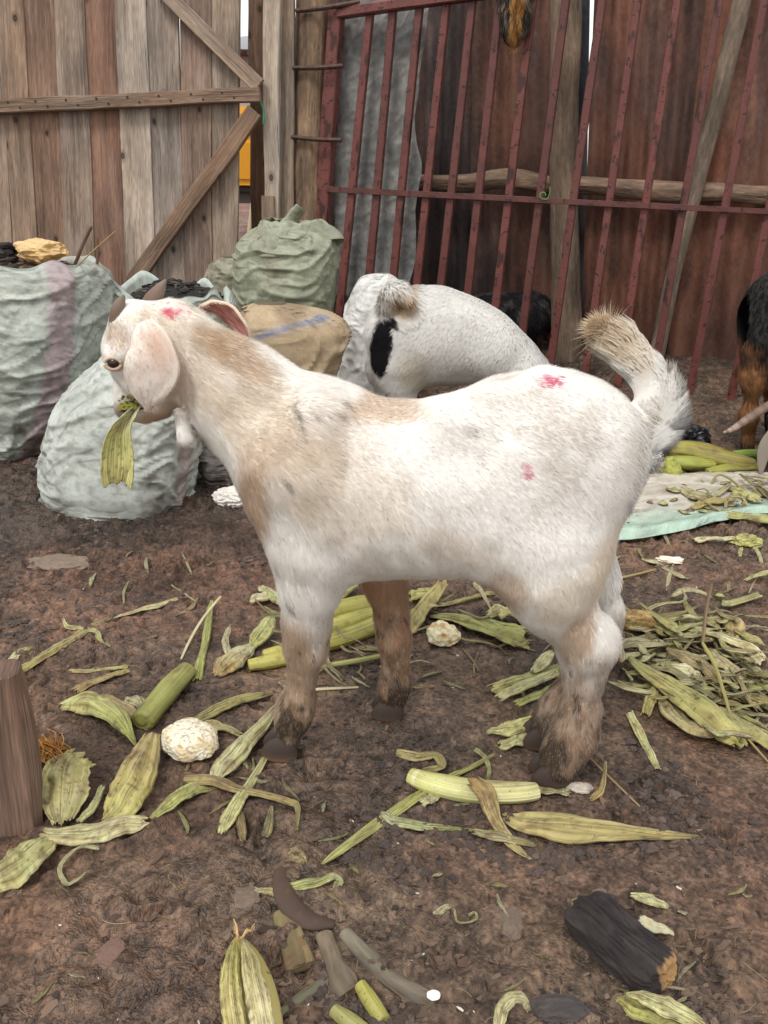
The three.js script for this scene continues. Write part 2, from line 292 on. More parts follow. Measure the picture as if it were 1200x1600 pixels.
// ------------------------------------------------------------------ the ground: one sheet, fine in the yard, coarse to the horizon
{
  const line = (a, b, n, outN, outA, outB) => { const r = []; for (let i = outN; i >= 1; i--) r.push(a - outA * (Math.pow(1.9, i) - 1) / (Math.pow(1.9, outN) - 1)); for (let i = 0; i <= n; i++) r.push(lerp(a, b, i / n)); for (let i = 1; i <= outN; i++) r.push(b + outB * (Math.pow(1.9, i) - 1) / (Math.pow(1.9, outN) - 1)); return r; };
  const xs = line(-1.0, 1.15, 640, 26, 120, 120);
  const zs = []; { const far = []; for (let i = 26; i >= 1; i--) far.push(-3.5 - 150 * (Math.pow(1.6, i) - 1) / (Math.pow(1.6, 26) - 1)); zs.push(...far); const n = 760; for (let i = 0; i <= n; i++) { const t = i / n; zs.push(-3.5 + 3.15 * (1 - (1 - t) * (1 - t) * 0.55 - (1 - t) * 0.45)); } for (let i = 1; i <= 20; i++) zs.push(-0.35 + 80 * (Math.pow(1.8, i) - 1) / (Math.pow(1.8, 20) - 1)); }
  const pos = [], col = [], uv = [], idx = [], W = xs.length;
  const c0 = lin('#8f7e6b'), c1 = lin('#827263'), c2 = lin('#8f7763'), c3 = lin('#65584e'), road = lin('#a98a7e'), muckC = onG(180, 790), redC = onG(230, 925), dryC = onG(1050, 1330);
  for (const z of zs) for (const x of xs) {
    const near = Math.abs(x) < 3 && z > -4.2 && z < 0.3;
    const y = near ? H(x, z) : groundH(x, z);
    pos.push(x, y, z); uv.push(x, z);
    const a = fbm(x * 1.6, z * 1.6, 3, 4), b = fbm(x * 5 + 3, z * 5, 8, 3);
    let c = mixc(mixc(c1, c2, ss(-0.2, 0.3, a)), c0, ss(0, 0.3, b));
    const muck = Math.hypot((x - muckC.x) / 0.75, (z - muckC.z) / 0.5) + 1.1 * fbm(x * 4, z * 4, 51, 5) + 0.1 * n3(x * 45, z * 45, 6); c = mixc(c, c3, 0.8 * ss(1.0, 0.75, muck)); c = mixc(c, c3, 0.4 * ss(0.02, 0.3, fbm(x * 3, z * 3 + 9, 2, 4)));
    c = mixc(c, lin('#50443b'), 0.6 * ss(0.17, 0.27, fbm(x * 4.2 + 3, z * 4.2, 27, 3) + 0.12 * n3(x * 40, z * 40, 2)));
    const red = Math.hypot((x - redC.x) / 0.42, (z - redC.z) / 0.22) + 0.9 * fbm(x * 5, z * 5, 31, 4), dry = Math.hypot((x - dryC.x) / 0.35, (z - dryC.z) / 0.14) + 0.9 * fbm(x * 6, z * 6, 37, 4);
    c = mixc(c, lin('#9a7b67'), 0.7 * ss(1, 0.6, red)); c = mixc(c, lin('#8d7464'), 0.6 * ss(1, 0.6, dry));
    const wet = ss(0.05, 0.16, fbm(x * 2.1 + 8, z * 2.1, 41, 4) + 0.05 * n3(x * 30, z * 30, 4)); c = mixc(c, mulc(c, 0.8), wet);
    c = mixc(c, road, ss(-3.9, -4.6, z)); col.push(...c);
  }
  for (let j = 0; j < zs.length - 1; j++) for (let i = 0; i < W - 1; i++) { const q = j * W + i; idx.push(q, q + W, q + 1, q + 1, q + W, q + W + 1); }
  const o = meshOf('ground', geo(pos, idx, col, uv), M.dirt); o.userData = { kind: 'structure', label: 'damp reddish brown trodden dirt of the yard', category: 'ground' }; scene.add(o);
}
// ------------------------------------------------------------------ loose crumbs, chips and fibres nobody could count
{
  const lump = (() => { const g = new THREE.IcosahedronGeometry(1, 2), p = g.attributes.position; for (let i = 0; i < p.count; i++) { const k = 1 + 0.6 * n3(p.getX(i) * 1.7, p.getY(i) * 1.7, p.getZ(i) * 1.7) + 0.35 * n3(p.getX(i) * 4.1, p.getY(i) * 4.1, p.getZ(i) * 4.1); p.setXYZ(i, p.getX(i) * k, p.getY(i) * k * 0.7, p.getZ(i) * k); } g.computeVertexNormals(); return g; })();
  const chip = (() => { const g = new THREE.BoxGeometry(1, 0.10, 0.5, 5, 1, 2), p = g.attributes.position; for (let i = 0; i < p.count; i++) { const x = p.getX(i), z = p.getZ(i); p.setXYZ(i, x + 0.3 * n3(z * 6, x * 3, 1), p.getY(i) + 0.16 * n3(x * 2, z * 2, 5), z * (1 - 1.6 * x * x) + 0.2 * n3(x * 5, 3, 2)); } g.computeVertexNormals(); return g; })();
  const fibre = (() => { const q = []; for (let i = 0; i <= 6; i++) { const t = i / 6; q.push([t - 0.5, 0.06 * Math.sin(t * 5), 0.10 * Math.sin(t * 4), 0.013]); } return tube(q, { n: 8, seg: 4, cap: false }); })();
  const plainM = (r) => new THREE.MeshStandardMaterial({ roughness: r });
  const scatter = (name, label, category, g, m, n, sizeF, colF, sink, mask, yaw) => {
    const im = new THREE.InstancedMesh(g, m, n), d = new THREE.Object3D(), c = new THREE.Color();
    for (let i = 0; i < n; i++) {
      let x, z; do { z = -0.4 - 3.1 * Math.pow(rnd(), 1.5); x = rr(-0.55, 0.55) * (1.0 - z * 0.95); } while (mask ? !mask(x, z) : fbm(x * 2.5, z * 2.5, 17, 3) + 0.25 < rnd() * 0.5);
      const s = sizeF(); d.position.set(x, H(x, z) + s * sink, z); d.rotation.set(rr(-0.3, 0.3), yaw ? rr(0, 1) < 0.75 ? yaw + rr(-0.35, 0.35) : rr(0, 6.28) : rr(0, 6.28), rr(-0.3, 0.3)); d.scale.set(s * rr(0.8, 1.3), s * rr(0.7, 1.1), s * rr(0.7, 1.2)); d.updateMatrix(); im.setMatrixAt(i, d.matrix);
      const k = colF(); c.setRGB(...k); im.setColorAt(i, c);
    }
    im.name = name; im.castShadow = im.receiveShadow = true; im.userData = { kind: 'stuff', label, category }; scene.add(im);
  };
  const B = ['#6f5b4d', '#594a42', '#7b6557', '#4a3f39', '#86705f'].map(lin), P = ['#cfc4b4', '#b9a58c', '#8d7660', '#5d4636', '#4a3a30', '#6b5847'].map(lin);
  const clump = (x, z) => fbm(x * 4.2 + 3, z * 4.2, 27, 3) > 0.11 + rnd() * 0.12;
  scatter('dirt_crumbs', 'small brown dirt crumbs scattered over the whole yard', 'dirt crumbs', lump, plainM(0.95), 8500, () => 0.001 + 0.0045 * Math.pow(rnd(), 4), () => mulc(B[Math.floor(rnd() * 5)], rr(0.5, 0.85)), -0.1);
  scatter('dark_clods', 'dark crumbly clods lying in patches on the dirt', 'clods', lump, plainM(0.9), 7000, () => 0.0018 + 0.007 * Math.pow(rnd(), 2.5), () => mulc(mixc(lin('#4b403b'), lin('#6b5a50'), rnd() * rnd()), rr(0.65, 1.05)), -0.05, clump);
  scatter('bark_chips', 'small dark and pale chips trodden into the dirt', 'chips', chip, plainM(0.9), 5200, () => 0.003 + 0.015 * Math.pow(rnd(), 3), () => mulc(mixc(P[Math.min(5, Math.floor(2 + rnd() * 4.0))], B[Math.floor(rnd() * 5)], 0.6), rr(0.55, 0.95)), 0.0, null, 0.35);
  scatter('pale_flecks', 'tiny pale flecks of chewed husk on the dirt', 'flecks', chip, plainM(0.8), 700, () => 0.0010 + 0.0045 * Math.pow(rnd(), 4), () => mulc(lin('#d8d0c0'), rr(0.6, 1.0)), 0.2);
  scatter('plant_fibres', 'thin dry plant fibres strewn on the dirt', 'fibres', fibre, plainM(0.8), 1500, () => 0.008 + 0.03 * Math.pow(rnd(), 2), () => mulc(mixc(lin('#9c8a6c'), lin('#54463a'), rnd()), rr(0.7, 1.2)), 0.04);
}
// ------------------------------------------------------------------ wooden gate
const ZW = -3.34, FACE = V(0, 0, 1);
{
  const toGround = (a, b, z) => { const p = onZ(a[0], a[1], z), q = onZ(b[0], b[1], z), d = q.clone().sub(p).normalize(); const k = (groundH(q.x, z) + 0.05 - q.y) / d.y; return q.addScaledVector(d, k); };
  const top = [-62, -45, 0, 37, 86, 132, 181, 229, 279, 330, 376], bot = [-42, -22, 24, 62, 104, 151, 198, 243, 289, 333, 369];
  const tint = ['#a8978a', '#a8978a', '#a99585', '#9c8272', '#ab9c90', '#97796a', '#bdb4ab', '#a8a09a', '#a08d82', '#b1a396'];
  const over = [-70, -40, -95, -62, -110, -78, -55, -88, -66, -50];
  const parts = [];
  for (let i = 0; i < 10; i++) {
    const g = i === 8 ? 1.5 : -1.2, xt = (top[i] + top[i + 1]) / 2, xb = (bot[i] + bot[i + 1]) / 2, k = (xt - xb) / 430;
    const zi = ZW - (i % 2) * 0.006, p1 = onZ(xt - k * over[i], over[i], zi), p0 = toGround([xt, 0], [xb, 430], zi), pw = p => depthOf(p) / FPX;
    parts.push(['plank', board(p0, p1, (bot[i + 1] - bot[i] - g) * pw(p0) * 0.985, (top[i + 1] - top[i] - g) * pw(p1), 0.022, FACE, { n: 30, wob: 0.0025, tint: mulc(lin(tint[i]), 1.14), seedv: i * 1.7 + 1 }), M.wood]);
  }
  for (let i = 1; i <= 6; i++) { const xt = -62 - i * 48 + 24, xb = -42 - i * 46 + 23, zi = ZW - (i % 2) * 0.006, p1 = onZ(xt - 4, -60 - (i * 37 % 50), zi), p0 = toGround([xt, 0], [xb, 430], zi); parts.push(['plank', board(p0, p1, 46 * depthOf(p0) / FPX, 48 * depthOf(p1) / FPX, 0.022, FACE, { n: 20, wob: 0.0025, tint: mulc(lin(tint[(i * 3) % 10]), 1.14), seedv: i * 2.3 + 40 }), M.wood]); }
  const nails = (x, y) => { const p = onZ(x, y, ZW + 0.054), g = new THREE.CylinderGeometry(0.0045, 0.0045, 0.004, 8); g.rotateX(Math.PI / 2); g.translate(p.x, p.y, p.z); const cc = []; for (let i = 0; i < g.attributes.position.count; i++) cc.push(...lin('#3a302b')); g.setAttribute('color', new THREE.Float32BufferAttribute(cc, 3)); parts.push(['nail', g, M.matte]); };
  for (let i = 1; i < 10; i++) { const x = (top[i] + top[i + 1]) / 2 + 4, y = 168 - (x + 60) * 0.045; nails(x - 10, y - 4); nails(x + 9, y + 4); }
  const zf = ZW + 0.032, e = (x, y, z = zf) => onZ(x, y, z);
  const pw = depthOf(e(200, 150)) / FPX;
  parts.push(['rail', board(e(-345, 184), e(407, 150), 19 * pw, 21 * pw, 0.045, FACE, { n: 20, wob: 0.004, tint: lin('#a8917f'), seedv: 21 }), M.wood]);
  parts.push(['brace', board(e(250, -18, zf + 0.002), e(405, 134, zf + 0.002), 21 * pw, 23 * pw, 0.04, FACE, { n: 12, wob: 0.003, tint: lin('#bcab9d'), seedv: 31 }), M.wood]);
  parts.push(['brace', board(e(205, 447, zf + 0.004), e(397, 172, zf + 0.004), 24 * pw, 25 * pw, 0.045, FACE, { n: 16, wob: 0.005, tint: lin('#a68c78'), seedv: 41 }), M.wood]);
  thing('wooden_gate', 'weathered gate of upright planks with a rail and two diagonal braces', 'gate', parts);
  // boards and posts beside it
  const post = (n, label, x0, y0, x1, y1, w0, w1, z, t, tint, sv) => { const p1 = e(x1, y1, z), p0 = toGround([x1, y1], [x0, y0], z); thing(n, label, 'board', [['b', board(p0, p1, w0 * pw, w1 * pw, t, FACE, { n: 26, wob: 0.005, tint: lin(tint), seedv: sv }), M.wood]]); };
  post('upright_board', 'pale upright gate board with a rough broken foot, beside the plank gate', 424, 330, 426, -60, 25, 27, -3.36, 0.05, '#c6bcb0', 51);
  post('upright_board', 'narrow grey upright board between the pale board and the round post', 447, 330, 450, -60, 24, 22, -3.40, 0.04, '#b3a596', 57);
  post('upright_board', 'brown board seen behind the gap at the end of the plank gate', 405, 290, 402, -60, 30, 28, -3.60, 0.03, '#8d7463', 63);
  { const z = -3.33, p = e(416, 345, z), q = e(417, 306, z); thing('wood_stub', 'short splintered wooden stub at the foot of the pale board', 'wood', [['b', board(p.clone().setY(groundH(p.x, z) - 0.02), q, 0.06, 0.05, 0.03, FACE, { n: 6, wob: 0.006, tint: lin('#b09a86'), seedv: 71 }), M.wood]]); }
  { // round post
    const z = -3.46, pts = [[478, 345], [480, 240], [485, 120], [491, -60]].map(([x, y]) => e(x, y, z)), w = depthOf(pts[0]) / FPX;
    const g0 = pts[0].clone(); g0.y = groundH(g0.x, z) - 0.05; g0.x -= 0.01;
    thing('round_post', 'thick round wooden gate post with iron rods driven through it', 'post', [['p', tube([g0, ...pts].map((p, i) => [p.x, p.y, p.z, (26 - i * 0.3) * w]), { n: 40, seg: 24, rough: 0.1, freq: 6, color: (u, th) => mulc(lin('#b0967f'), 1 + 0.25 * n3(u * 6, Math.cos(th) * 2, Math.sin(th) * 2)) }), M.bark]]);
  }
  const rods = [[[462, 17], [562, 3], 'topmost iron rod joining the round post to the red gate'], [[457, 106], [536, 103], 'iron rod across the round post, second below the topmost rod'], [[455, 214], [534, 219], 'iron rod across the round post, level with the middle of the red gate post'], [[466, 353], [523, 357], 'lowest iron rod, just above the green tied sack']];
  for (const [a, b, label] of rods) {
    const p = e(a[0], a[1], -3.385), q = e(b[0], b[1], -3.345);
    thing('iron_rod', label, 'rod', [['r', tube([p, p.clone().lerp(q, 0.5).add(V(0, -0.003, 0)), q].map(v => [v.x, v.y, v.z, 0.0085]), { n: 60, seg: 8, color: (u) => mulc(lin('#6d554b'), 0.85 + 0.3 * (Math.sin(u * 180) > 0 ? 1 : 0)) }), M.rebar]], 'iron rods tying the gate post');
  }
  { const a = e(404, 128, -3.31), b = e(412, 172, -3.31), c = e(411, 195, -3.31), d = e(403, 150, -3.30); thing('green_cord', 'thin green cord tied at the end of the gate rail', 'cord', [['c', tube([a, d, b, c].map(v => [v.x, v.y, v.z, 0.004]), { n: 20, seg: 6, color: () => lin('#3f8f70') }), M.soft]]); }
}
// ------------------------------------------------------------------ red steel gate
{
  const red = lin('#80463f'), redD = lin('#6c3c36'), pwAt = p => depthOf(p) / FPX, parts = [];
  const bar = (name, a, b, wpx, t, off, tint, sv) => { const p = onGate(a[0], a[1], off), q = onGate(b[0], b[1], off); parts.push([name, board(p, q, wpx * pwAt(p), wpx * pwAt(q), t, GN, { n: 8, wob: 0.0012, tint, bev: 0.2, seedv: sv }), M.paint]); };
  const foot = (xt, xb) => { const k = (xb - xt) / 432; let y = 432, x = xb; for (; y < 700; y += 3) { x = xt + k * y; const p = onGate(x, y); if (p.y < groundH(p.x, p.z) - 0.015) break; } return [x, y]; };
  bar('gate_post', foot(527, 498), [526.5, 8], 22, 0.05, 0, red, 3);
  const xs = [[581, 537], [616, 577], [657, 615], [699, 653], [739, 690], [782, 734], [833, 780], [884, 828], [941, 879], [997, 936], [1058, 991], [1125, 1049], [1194, 1112], [1268, 1180], [1348, 1252]];
  xs.forEach(([t, b], i) => { const yt = 22 - 0.135 * (t - 530); bar('bar', foot(t, b), [t - (b - t) / 432 * -yt, yt], 12.2 - i * 0.04, 0.024, 0, mixc(red, redD, (i * 37 % 10) / 10), i + 10); });
  bar('rail', [530, 21], [1360, -95], 15, 0.045, 0.012, red, 41);
  bar('rail', [511, 296], [1270, 335], 8.5, 0.012, 0.021, redD, 43);
  { const p = onGate(846, 306, 0.03); const pts = []; for (let i = 0; i <= 10; i++) { const a = i / 10 * 7; pts.push([p.x + Math.cos(a) * 0.014 + i * 0.0016, p.y + Math.sin(a) * 0.012 + (i > 8 ? 0.012 * (i - 8) : 0), p.z + 0.006, 0.0022]); }
    parts.push(['tie', tube(pts, { n: 30, seg: 5, color: () => lin('#5d8a4c') }), M.soft]); }
  thing('red_steel_gate', 'leaning red painted steel gate of upright bars, behind the goats', 'gate', parts);
}
// ------------------------------------------------------------------ sheet iron wall behind the gate
{
  const sheet = (c, off, { corr = 0.011, pitch = 0.078, dents = 0.006, colr, nu = 110, nv = 60, jag = 0, mat = M.rust, thick = 0.0012, name = 'rusted_sheet', label, wavyR = 0, group }) => {
    // c: four pixels: top left, top right, bottom right, bottom left
    const P = c.map(p => onGate(p[0], p[1], off)), L = P[0].distanceTo(P[1]), Hh = P[0].distanceTo(P[3]);
    const f = (u, v) => {
      const jv = jag * (0.5 * Math.abs(n3(u * 7 + c[0][0], 1, 3)) + 0.8 * Math.max(0, n3(u * 23, 4, c[0][0]))); const vv = v * (1 - jv);
      const uu = u * (1 + wavyR * n3(vv * 6, 2, c[0][0]) * u);
      const p = P[0].clone().lerp(P[1], uu).lerp(P[3].clone().lerp(P[2], uu), vv);
      const d = corr * Math.sin(uu * L / pitch * Math.PI * 2) + dents * 2 * fbm(uu * L * 3 + c[0][0], vv * Hh * 2.2, off * 9, 4) + dents * 0.8 * (Math.abs(n3(uu * L * 9, vv * Hh * 9, 4)) - 0.3) + (corr ? 0 : 0.004 * Math.pow(Math.max(0, 1 - Math.abs(n3(uu * L * 16, vv * Hh * 22, 7)) * 4), 2));
      return p.addScaledVector(GN, d);
    };
    thing(name, label, 'metal sheet', [['s', slab(f, nu, nv, thick, (u, v) => colr(u * L, v * Hh, u, v), (u, v) => [u * L + c[0][0] * 0.01, v * Hh]), mat]], group);
  };
  const rust = (a, b, s) => (x, y) => { const k = ss(-0.25, 0.3, fbm(x * 3 + s, y * 1.2, s, 4)), st = ss(0.1, 0.4, fbm(x * 11 + s, y * 0.8, s + 4, 3)); return mulc(mixc(mixc(lin(a), lin(b), k), lin('#50494a'), 0.6 * st), 1); };
  const y0 = -230;
  sheet([[522, 10], [668, -30], [640, 470], [524, 466]], -0.07, { corr: 0.0, dents: 0.010, colr: (x, y) => mixc(lin('#b5b4b4'), lin('#98989a'), ss(-0.2, 0.3, fbm(x * 4, y * 4, 2, 4))), mat: M.galv, name: 'galvanised_sheet', label: 'dull grey crumpled galvanised sheet hung behind the red bars', jag: 0.05, wavyR: 0.12, nu: 70, nv: 140 });
  sheet([[500, y0], [760, y0], [742, 600], [520, 600]], -0.46, { colr: rust('#4d3d38', '#6b584f', 3), label: 'darkest brown corrugated sheet, beside the grey galvanised sheet', jag: 0.02 });
  sheet([[738, y0], [905, y0], [893, 600], [735, 600]], -0.43, { colr: rust('#785544', '#58443b', 11), label: 'rust brown corrugated sheet behind the hanging tail', jag: 0.04 });
  sheet([[878, y0], [926, y0], [912, 580], [868, 580]], -0.50, { colr: rust('#6a7076', '#4e5257', 19), label: 'narrow blue grey metal strip next to the upright pole', corr: 0.006, nu: 30, jag: 0.03, name: 'metal_strip' });
  sheet([[938, y0], [1150, y0], [1070, 585], [905, 575]], -0.42, { colr: rust('#7a5645', '#5c443a', 27), label: 'rust brown corrugated sheet between the upright pole and the slanted pole', jag: 0.06 });
  sheet([[1128, y0], [1420, y0], [1330, 622], [1040, 580]], -0.39, { colr: rust('#865e49', '#684b3d', 35), label: 'reddish rusted corrugated sheet with a torn lower edge beyond the slanted pole', jag: 0.07, nu: 120 });
  const log = (name, label, cat, pts, off, rpx, c, rough = 0.12) => { const q = pts.map(p => onGate(p[0], p[1], off)), w = depthOf(q[0]) / FPX; thing(name, label, cat, [['l', tube(q.map((v, i) => [v.x, v.y, v.z, (Array.isArray(rpx) ? rpx[i] : rpx) * depthOf(v) / FPX]), { n: 60, seg: 18, rough, freq: 7, color: (u, th) => mulc(lin(c), 1 + 0.22 * n3(u * 9, Math.cos(th) * 2, Math.sin(th) * 2)) }), M.bark]]); };
  const poleBase = (() => { const q = onGate(884, 575, -0.24); return [884, 575]; })();
  log('upright_pole', 'grey brown upright pole standing behind the red bars', 'pole', [[888, -180], [884, 60], [880, 250], [884, 420], poleBase], -0.24, [24, 24, 22, 22, 24], '#9c8978');
  log('rail_log', 'crooked horizontal log carrying the rusted sheets', 'log', [[640, 283], [720, 286], [800, 279], [862, 289], [950, 292], [1040, 300], [1120, 301], [1200, 306], [1300, 306]], -0.33, [10, 13, 14, 13, 14, 15, 14, 14, 13], '#ab9280', 0.25);
  log('slanted_pole', 'slanted grey brown pole leaning against the rusted sheets', 'pole', [[1200, -180], [1150, 40], [1098, 250], [1052, 430], [1022, 575]], -0.28, [15, 14, 13, 12, 11], '#a09184');
}
// ------------------------------------------------------------------ what shows through the gap beyond the plank gate
{
  const zb = -9, pw = z => Math.hypot(z) * 1.0 / FPX;
  const at = (x, y, z) => onZ(x, y, z);
  const boxAt = (x0, y0, x1, y1, z, d, c) => { const a = at(x0, y0, z), b = at(x1, y1, z); const g = new THREE.BoxGeometry(Math.abs(b.x - a.x), Math.abs(a.y - b.y), d); g.translate((a.x + b.x) / 2, (a.y + b.y) / 2, z - d / 2); const n = g.attributes.position.count, cc = []; for (let i = 0; i < n; i++) cc.push(...c); g.setAttribute('color', new THREE.Float32BufferAttribute(cc, 3)); return g; };
  const yel = lin('#e0a020'), yelD = lin('#c98a18');
  const gy = (x, z) => groundH(x, z);
  { const z = -8.2, a = at(360, 160, z), b = at(402, 290, z); const p = [];
    p.push(['body', boxAt(340, 165, 400, 290, z, 1.2, yel), M.gloss]);
    p.push(['panel', boxAt(350, 176, 396, 210, z + 0.03, 0.03, yelD), M.gloss]); p.push(['panel', boxAt(350, 222, 396, 280, z + 0.03, 0.03, yelD), M.gloss]);
    const g = boxAt(345, 288, 400, 300, z - 0.05, 1.0, lin('#35302e')); g.translate(0, 0, 0); p.push(['skirt', g, M.matte]);
    const leg = boxAt(352, 298, 392, 318, z - 0.1, 0.8, lin('#4a433e')); p.push(['base', leg, M.matte]);
    thing('yellow_machine', 'yellow painted machine standing across the road beyond the gap', 'machine', p); }
  { const z = -14; const c = lin('#b7a79c'); const p = [['wall', boxAt(300, 82, 470, 330, z, 4, c), M.matte], ['roof', boxAt(290, 70, 480, 84, z + 0.4, 5, lin('#6e4f49')), M.matte]];
    thing('distant_house', 'pale house with a dark red roof far beyond the gap', 'house', p);
    const q = at(386, 64, -13.4); const dish = new THREE.SphereGeometry(0.28, 16, 8, 0, 6.283, 0, 1.0); dish.scale(1, 0.5, 1); dish.rotateX(0.5); dish.translate(q.x, q.y - 0.1, q.z); const cc = []; for (let i = 0; i < dish.attributes.position.count; i++) cc.push(...lin('#8f9296')); dish.setAttribute('color', new THREE.Float32BufferAttribute(cc, 3));
    const r0 = at(388, 72, -13.4); const arm = tube([[q.x, q.y - 0.05, q.z, 0.03], [r0.x, r0.y, r0.z, 0.03], [r0.x, r0.y - 0.12, r0.z, 0.03]], { n: 6, seg: 6, color: () => lin('#6f7276') });
    thing('satellite_dish', 'grey satellite dish on the roof of the distant house', 'dish', [['dish', dish, M.soft], ['arm', arm, M.soft]]); }
  { const z = -6.4, p = at(378, 291, z), q = at(401, 262, z); p.y = gy(p.x, z) + 0.01; thing('leaning_stick', 'pale stick leaning by the yellow machine', 'stick', [['s', tube([[p.x, p.y, p.z, 0.018], [(p.x + q.x) / 2, (p.y + q.y) / 2, z, 0.018], [q.x, q.y, q.z, 0.014]], { n: 10, seg: 8, color: () => lin('#b7ab8c') }), M.matte]]); }
}
// ------------------------------------------------------------------ sacks: lofted from outline levels [py, left px, right px]
function sackGeo(levels, z, ratio, { K = 120, N = 120, fold = 0.012, foldV = 13, sd = 1, color, open = 0, sq = 2.5, tilt = 0, rimWave = 0, slump = 0, ground = true, tie = 0 } = {}) {
  const Lv = levels.map(([py, xl, xr]) => { const a = onZ(xl, py, z), b = onZ(xr, py, z); return [a.y * 0.5 + b.y * 0.5, (a.x + b.x) / 2, Math.abs(b.x - a.x) / 2]; });
  const last = Lv[Lv.length - 1], gh = groundH(last[1], z) - 0.008;
  if (ground) { if (last[0] > gh + 0.03) Lv.push([lerp(last[0], gh, 0.6), last[1], last[2] * 1.02], [gh, last[1], last[2] * 0.86]); else { last[0] = gh; } }
  const S = catmull(Lv, N), pos = [], col = [], uv = [], idx = [];
  const ringAt = (c, k, v, inner) => {
    const th = k / K * Math.PI * 2, cs = Math.cos(th), sn = Math.sin(th), e = 2 / sq;
    const ex = Math.sign(cs) * Math.pow(Math.abs(cs), e), ez = Math.sign(sn) * Math.pow(Math.abs(sn), e);
    const endF = Math.min(1, v * 9) * Math.min(1, (1 - v) * 9 + 0.15);
    const w1 = n3(cs * 1.3 + sd, sn * 1.3, v * 3 + sd);
    // long creases that wander across the cloth, deepest where it is squeezed
    const rid = (a, b, c) => { const q = 1 - Math.min(1, Math.abs(n3(a, b, c)) * 4.5); return q * q; };
    const amt2 = ss(0.0, 0.4, n3(cs * 1.4 + sd * 5, sn * 1.4 - 2, v * 3 - sd)), amt = ss(-0.15, 0.4, n3(cs * 1.2 - sd, sn * 1.2 + 4, v * 2.2 + sd)), wv = v * foldV + w1 * 2.4 + cs * 1.5;
    const crease = rid(cs * 0.8 + w1 * 0.4 + sd * 3, sn * 0.8, wv * 0.4) * 0.8 + amt * amt * rid(cs * 1.5 + sd, sn * 1.5 + w1 * 0.6, wv * 0.9 + sd * 2) * 0.65 + amt2 * 0.4 * rid(cs * 1.9 - sd, sn * 1.9, (v * 1.4 + cs * 0.35) * foldV + w1 * 3 + sd);
    let d = endF * fold * (0.8 * crease - 0.35 + 1.4 * n3(cs * 1.2 + sd * 2, sn * 1.2, v * 2.0) + 0.22 * n3(cs * 2.4 + sd, sn * 2.4, v * 6));
    d += 0.06 * tie * Math.max(0, 0.35 - v) * Math.sin(th * 11 + 3 * w1) * 1.2;
    const r = 1 - (inner || 0);
    const y = c[0] + rimWave * (1 - v) * (1 - v) * (n3(cs * 1.5 + sd, sn * 1.5, 5) + 0.18 * n3(cs * 3, sn * 3, sd)) + tilt * cs * c[2] * (1 - v);
    return [c[1] + ex * (c[2] * r) + cs * d, y, z + ez * (c[2] * ratio * r) + sn * d + slump * (1 - v)];
  };
  const rows = [];
  if (open) for (let i = 6; i >= 1; i--) rows.push([i / 6 * open, true]);
  for (let i = 0; i <= N; i++) rows.push([i / N, false]);
  rows.forEach(([q, inner], j) => {
    const v = inner ? 0 : q, c = inner ? [S[0][0] - q * 0.9, S[0][1], S[0][2]] : S[Math.round(q * N)];
    for (let k = 0; k <= K; k++) {
      const p = ringAt(c, k === K ? 0 : k, v, inner ? 0.05 + q * 0.25 : 0); pos.push(...p);
      const th = k / K * Math.PI * 2; col.push(...color(th, v, p, inner)); uv.push(th * 0.17 + sd * 0.31, v * 0.5 + sd * 0.17);
      if (j < rows.length - 1 && k < K) { const o = j * (K + 1) + k; idx.push(o, o + 1, o + K + 1, o + 1, o + K + 2, o + K + 1); }
    }
  });
  for (const e of open ? [rows.length - 1] : [0, rows.length - 1]) {
    const s0 = e * (K + 1), c = pos.length / 3; let m = [0, 0, 0]; for (let k = 0; k < K; k++) for (let t = 0; t < 3; t++) m[t] += pos[(s0 + k) * 3 + t] / K;
    pos.push(...m); col.push(...color(0, e ? 1 : 0, m, false)); uv.push(0, 0);
    for (let k = 0; k < K; k++) e ? idx.push(s0 + k, s0 + k + 1, c) : idx.push(s0 + k + 1, s0 + k, c);
  }
  const g = geo(pos, idx, col, uv); g.userData = { S };
  return g;
}
const dirtC = lin('#7a6250'), mudC = lin('#5a473a');
// woven plastic: base colour, printed stripe, stains with a ragged outline
function clothColor({ base, stripe, sa = 0, sw = 0.2, sd = 1, stains = 0.5, foot = 0.5, hem }) {
  const b = lin(base), s = stripe ? lin(stripe) : null;
  return (th, v, p, inner) => {
    let c = mulc(b, 1 + 0.1 * fbm(p[0] * 9 + sd, p[1] * 9, p[2] * 9, 3));
    if (s) { let d = Math.abs(((th - sa + 9.42) % 6.283) - 3.1416) + 0.05 * n3(p[1] * 20, sd, 2); c = mixc(c, s, 0.8 * (1 - ss(sw * 0.6, sw, d))); }
    const st = ss(0.12, 0.34, fbm(p[0] * 6 + sd * 4, p[1] * 6, p[2] * 6 + sd, 5)) * stains;
    c = mixc(c, dirtC, st);
    const sp = ss(0.2, 0.27, n3(p[0] * 55, p[1] * 55, p[2] * 55 + sd)); c = mixc(c, mudC, sp * 0.45 * (0.3 + stains));
    // mud splashed up from the ground, in ragged tongues
    const up = v - 0.82 + 0.9 * fbm(p[0] * 7, p[1] * 4 + sd, p[2] * 7, 4); c = mixc(c, mudC, ss(0.0, 0.1, up) * foot * (0.55 + 0.45 * ss(-0.1, 0.15, n3(p[0] * 30, p[1] * 30, p[2] * 30))));
    return c;
  };
}
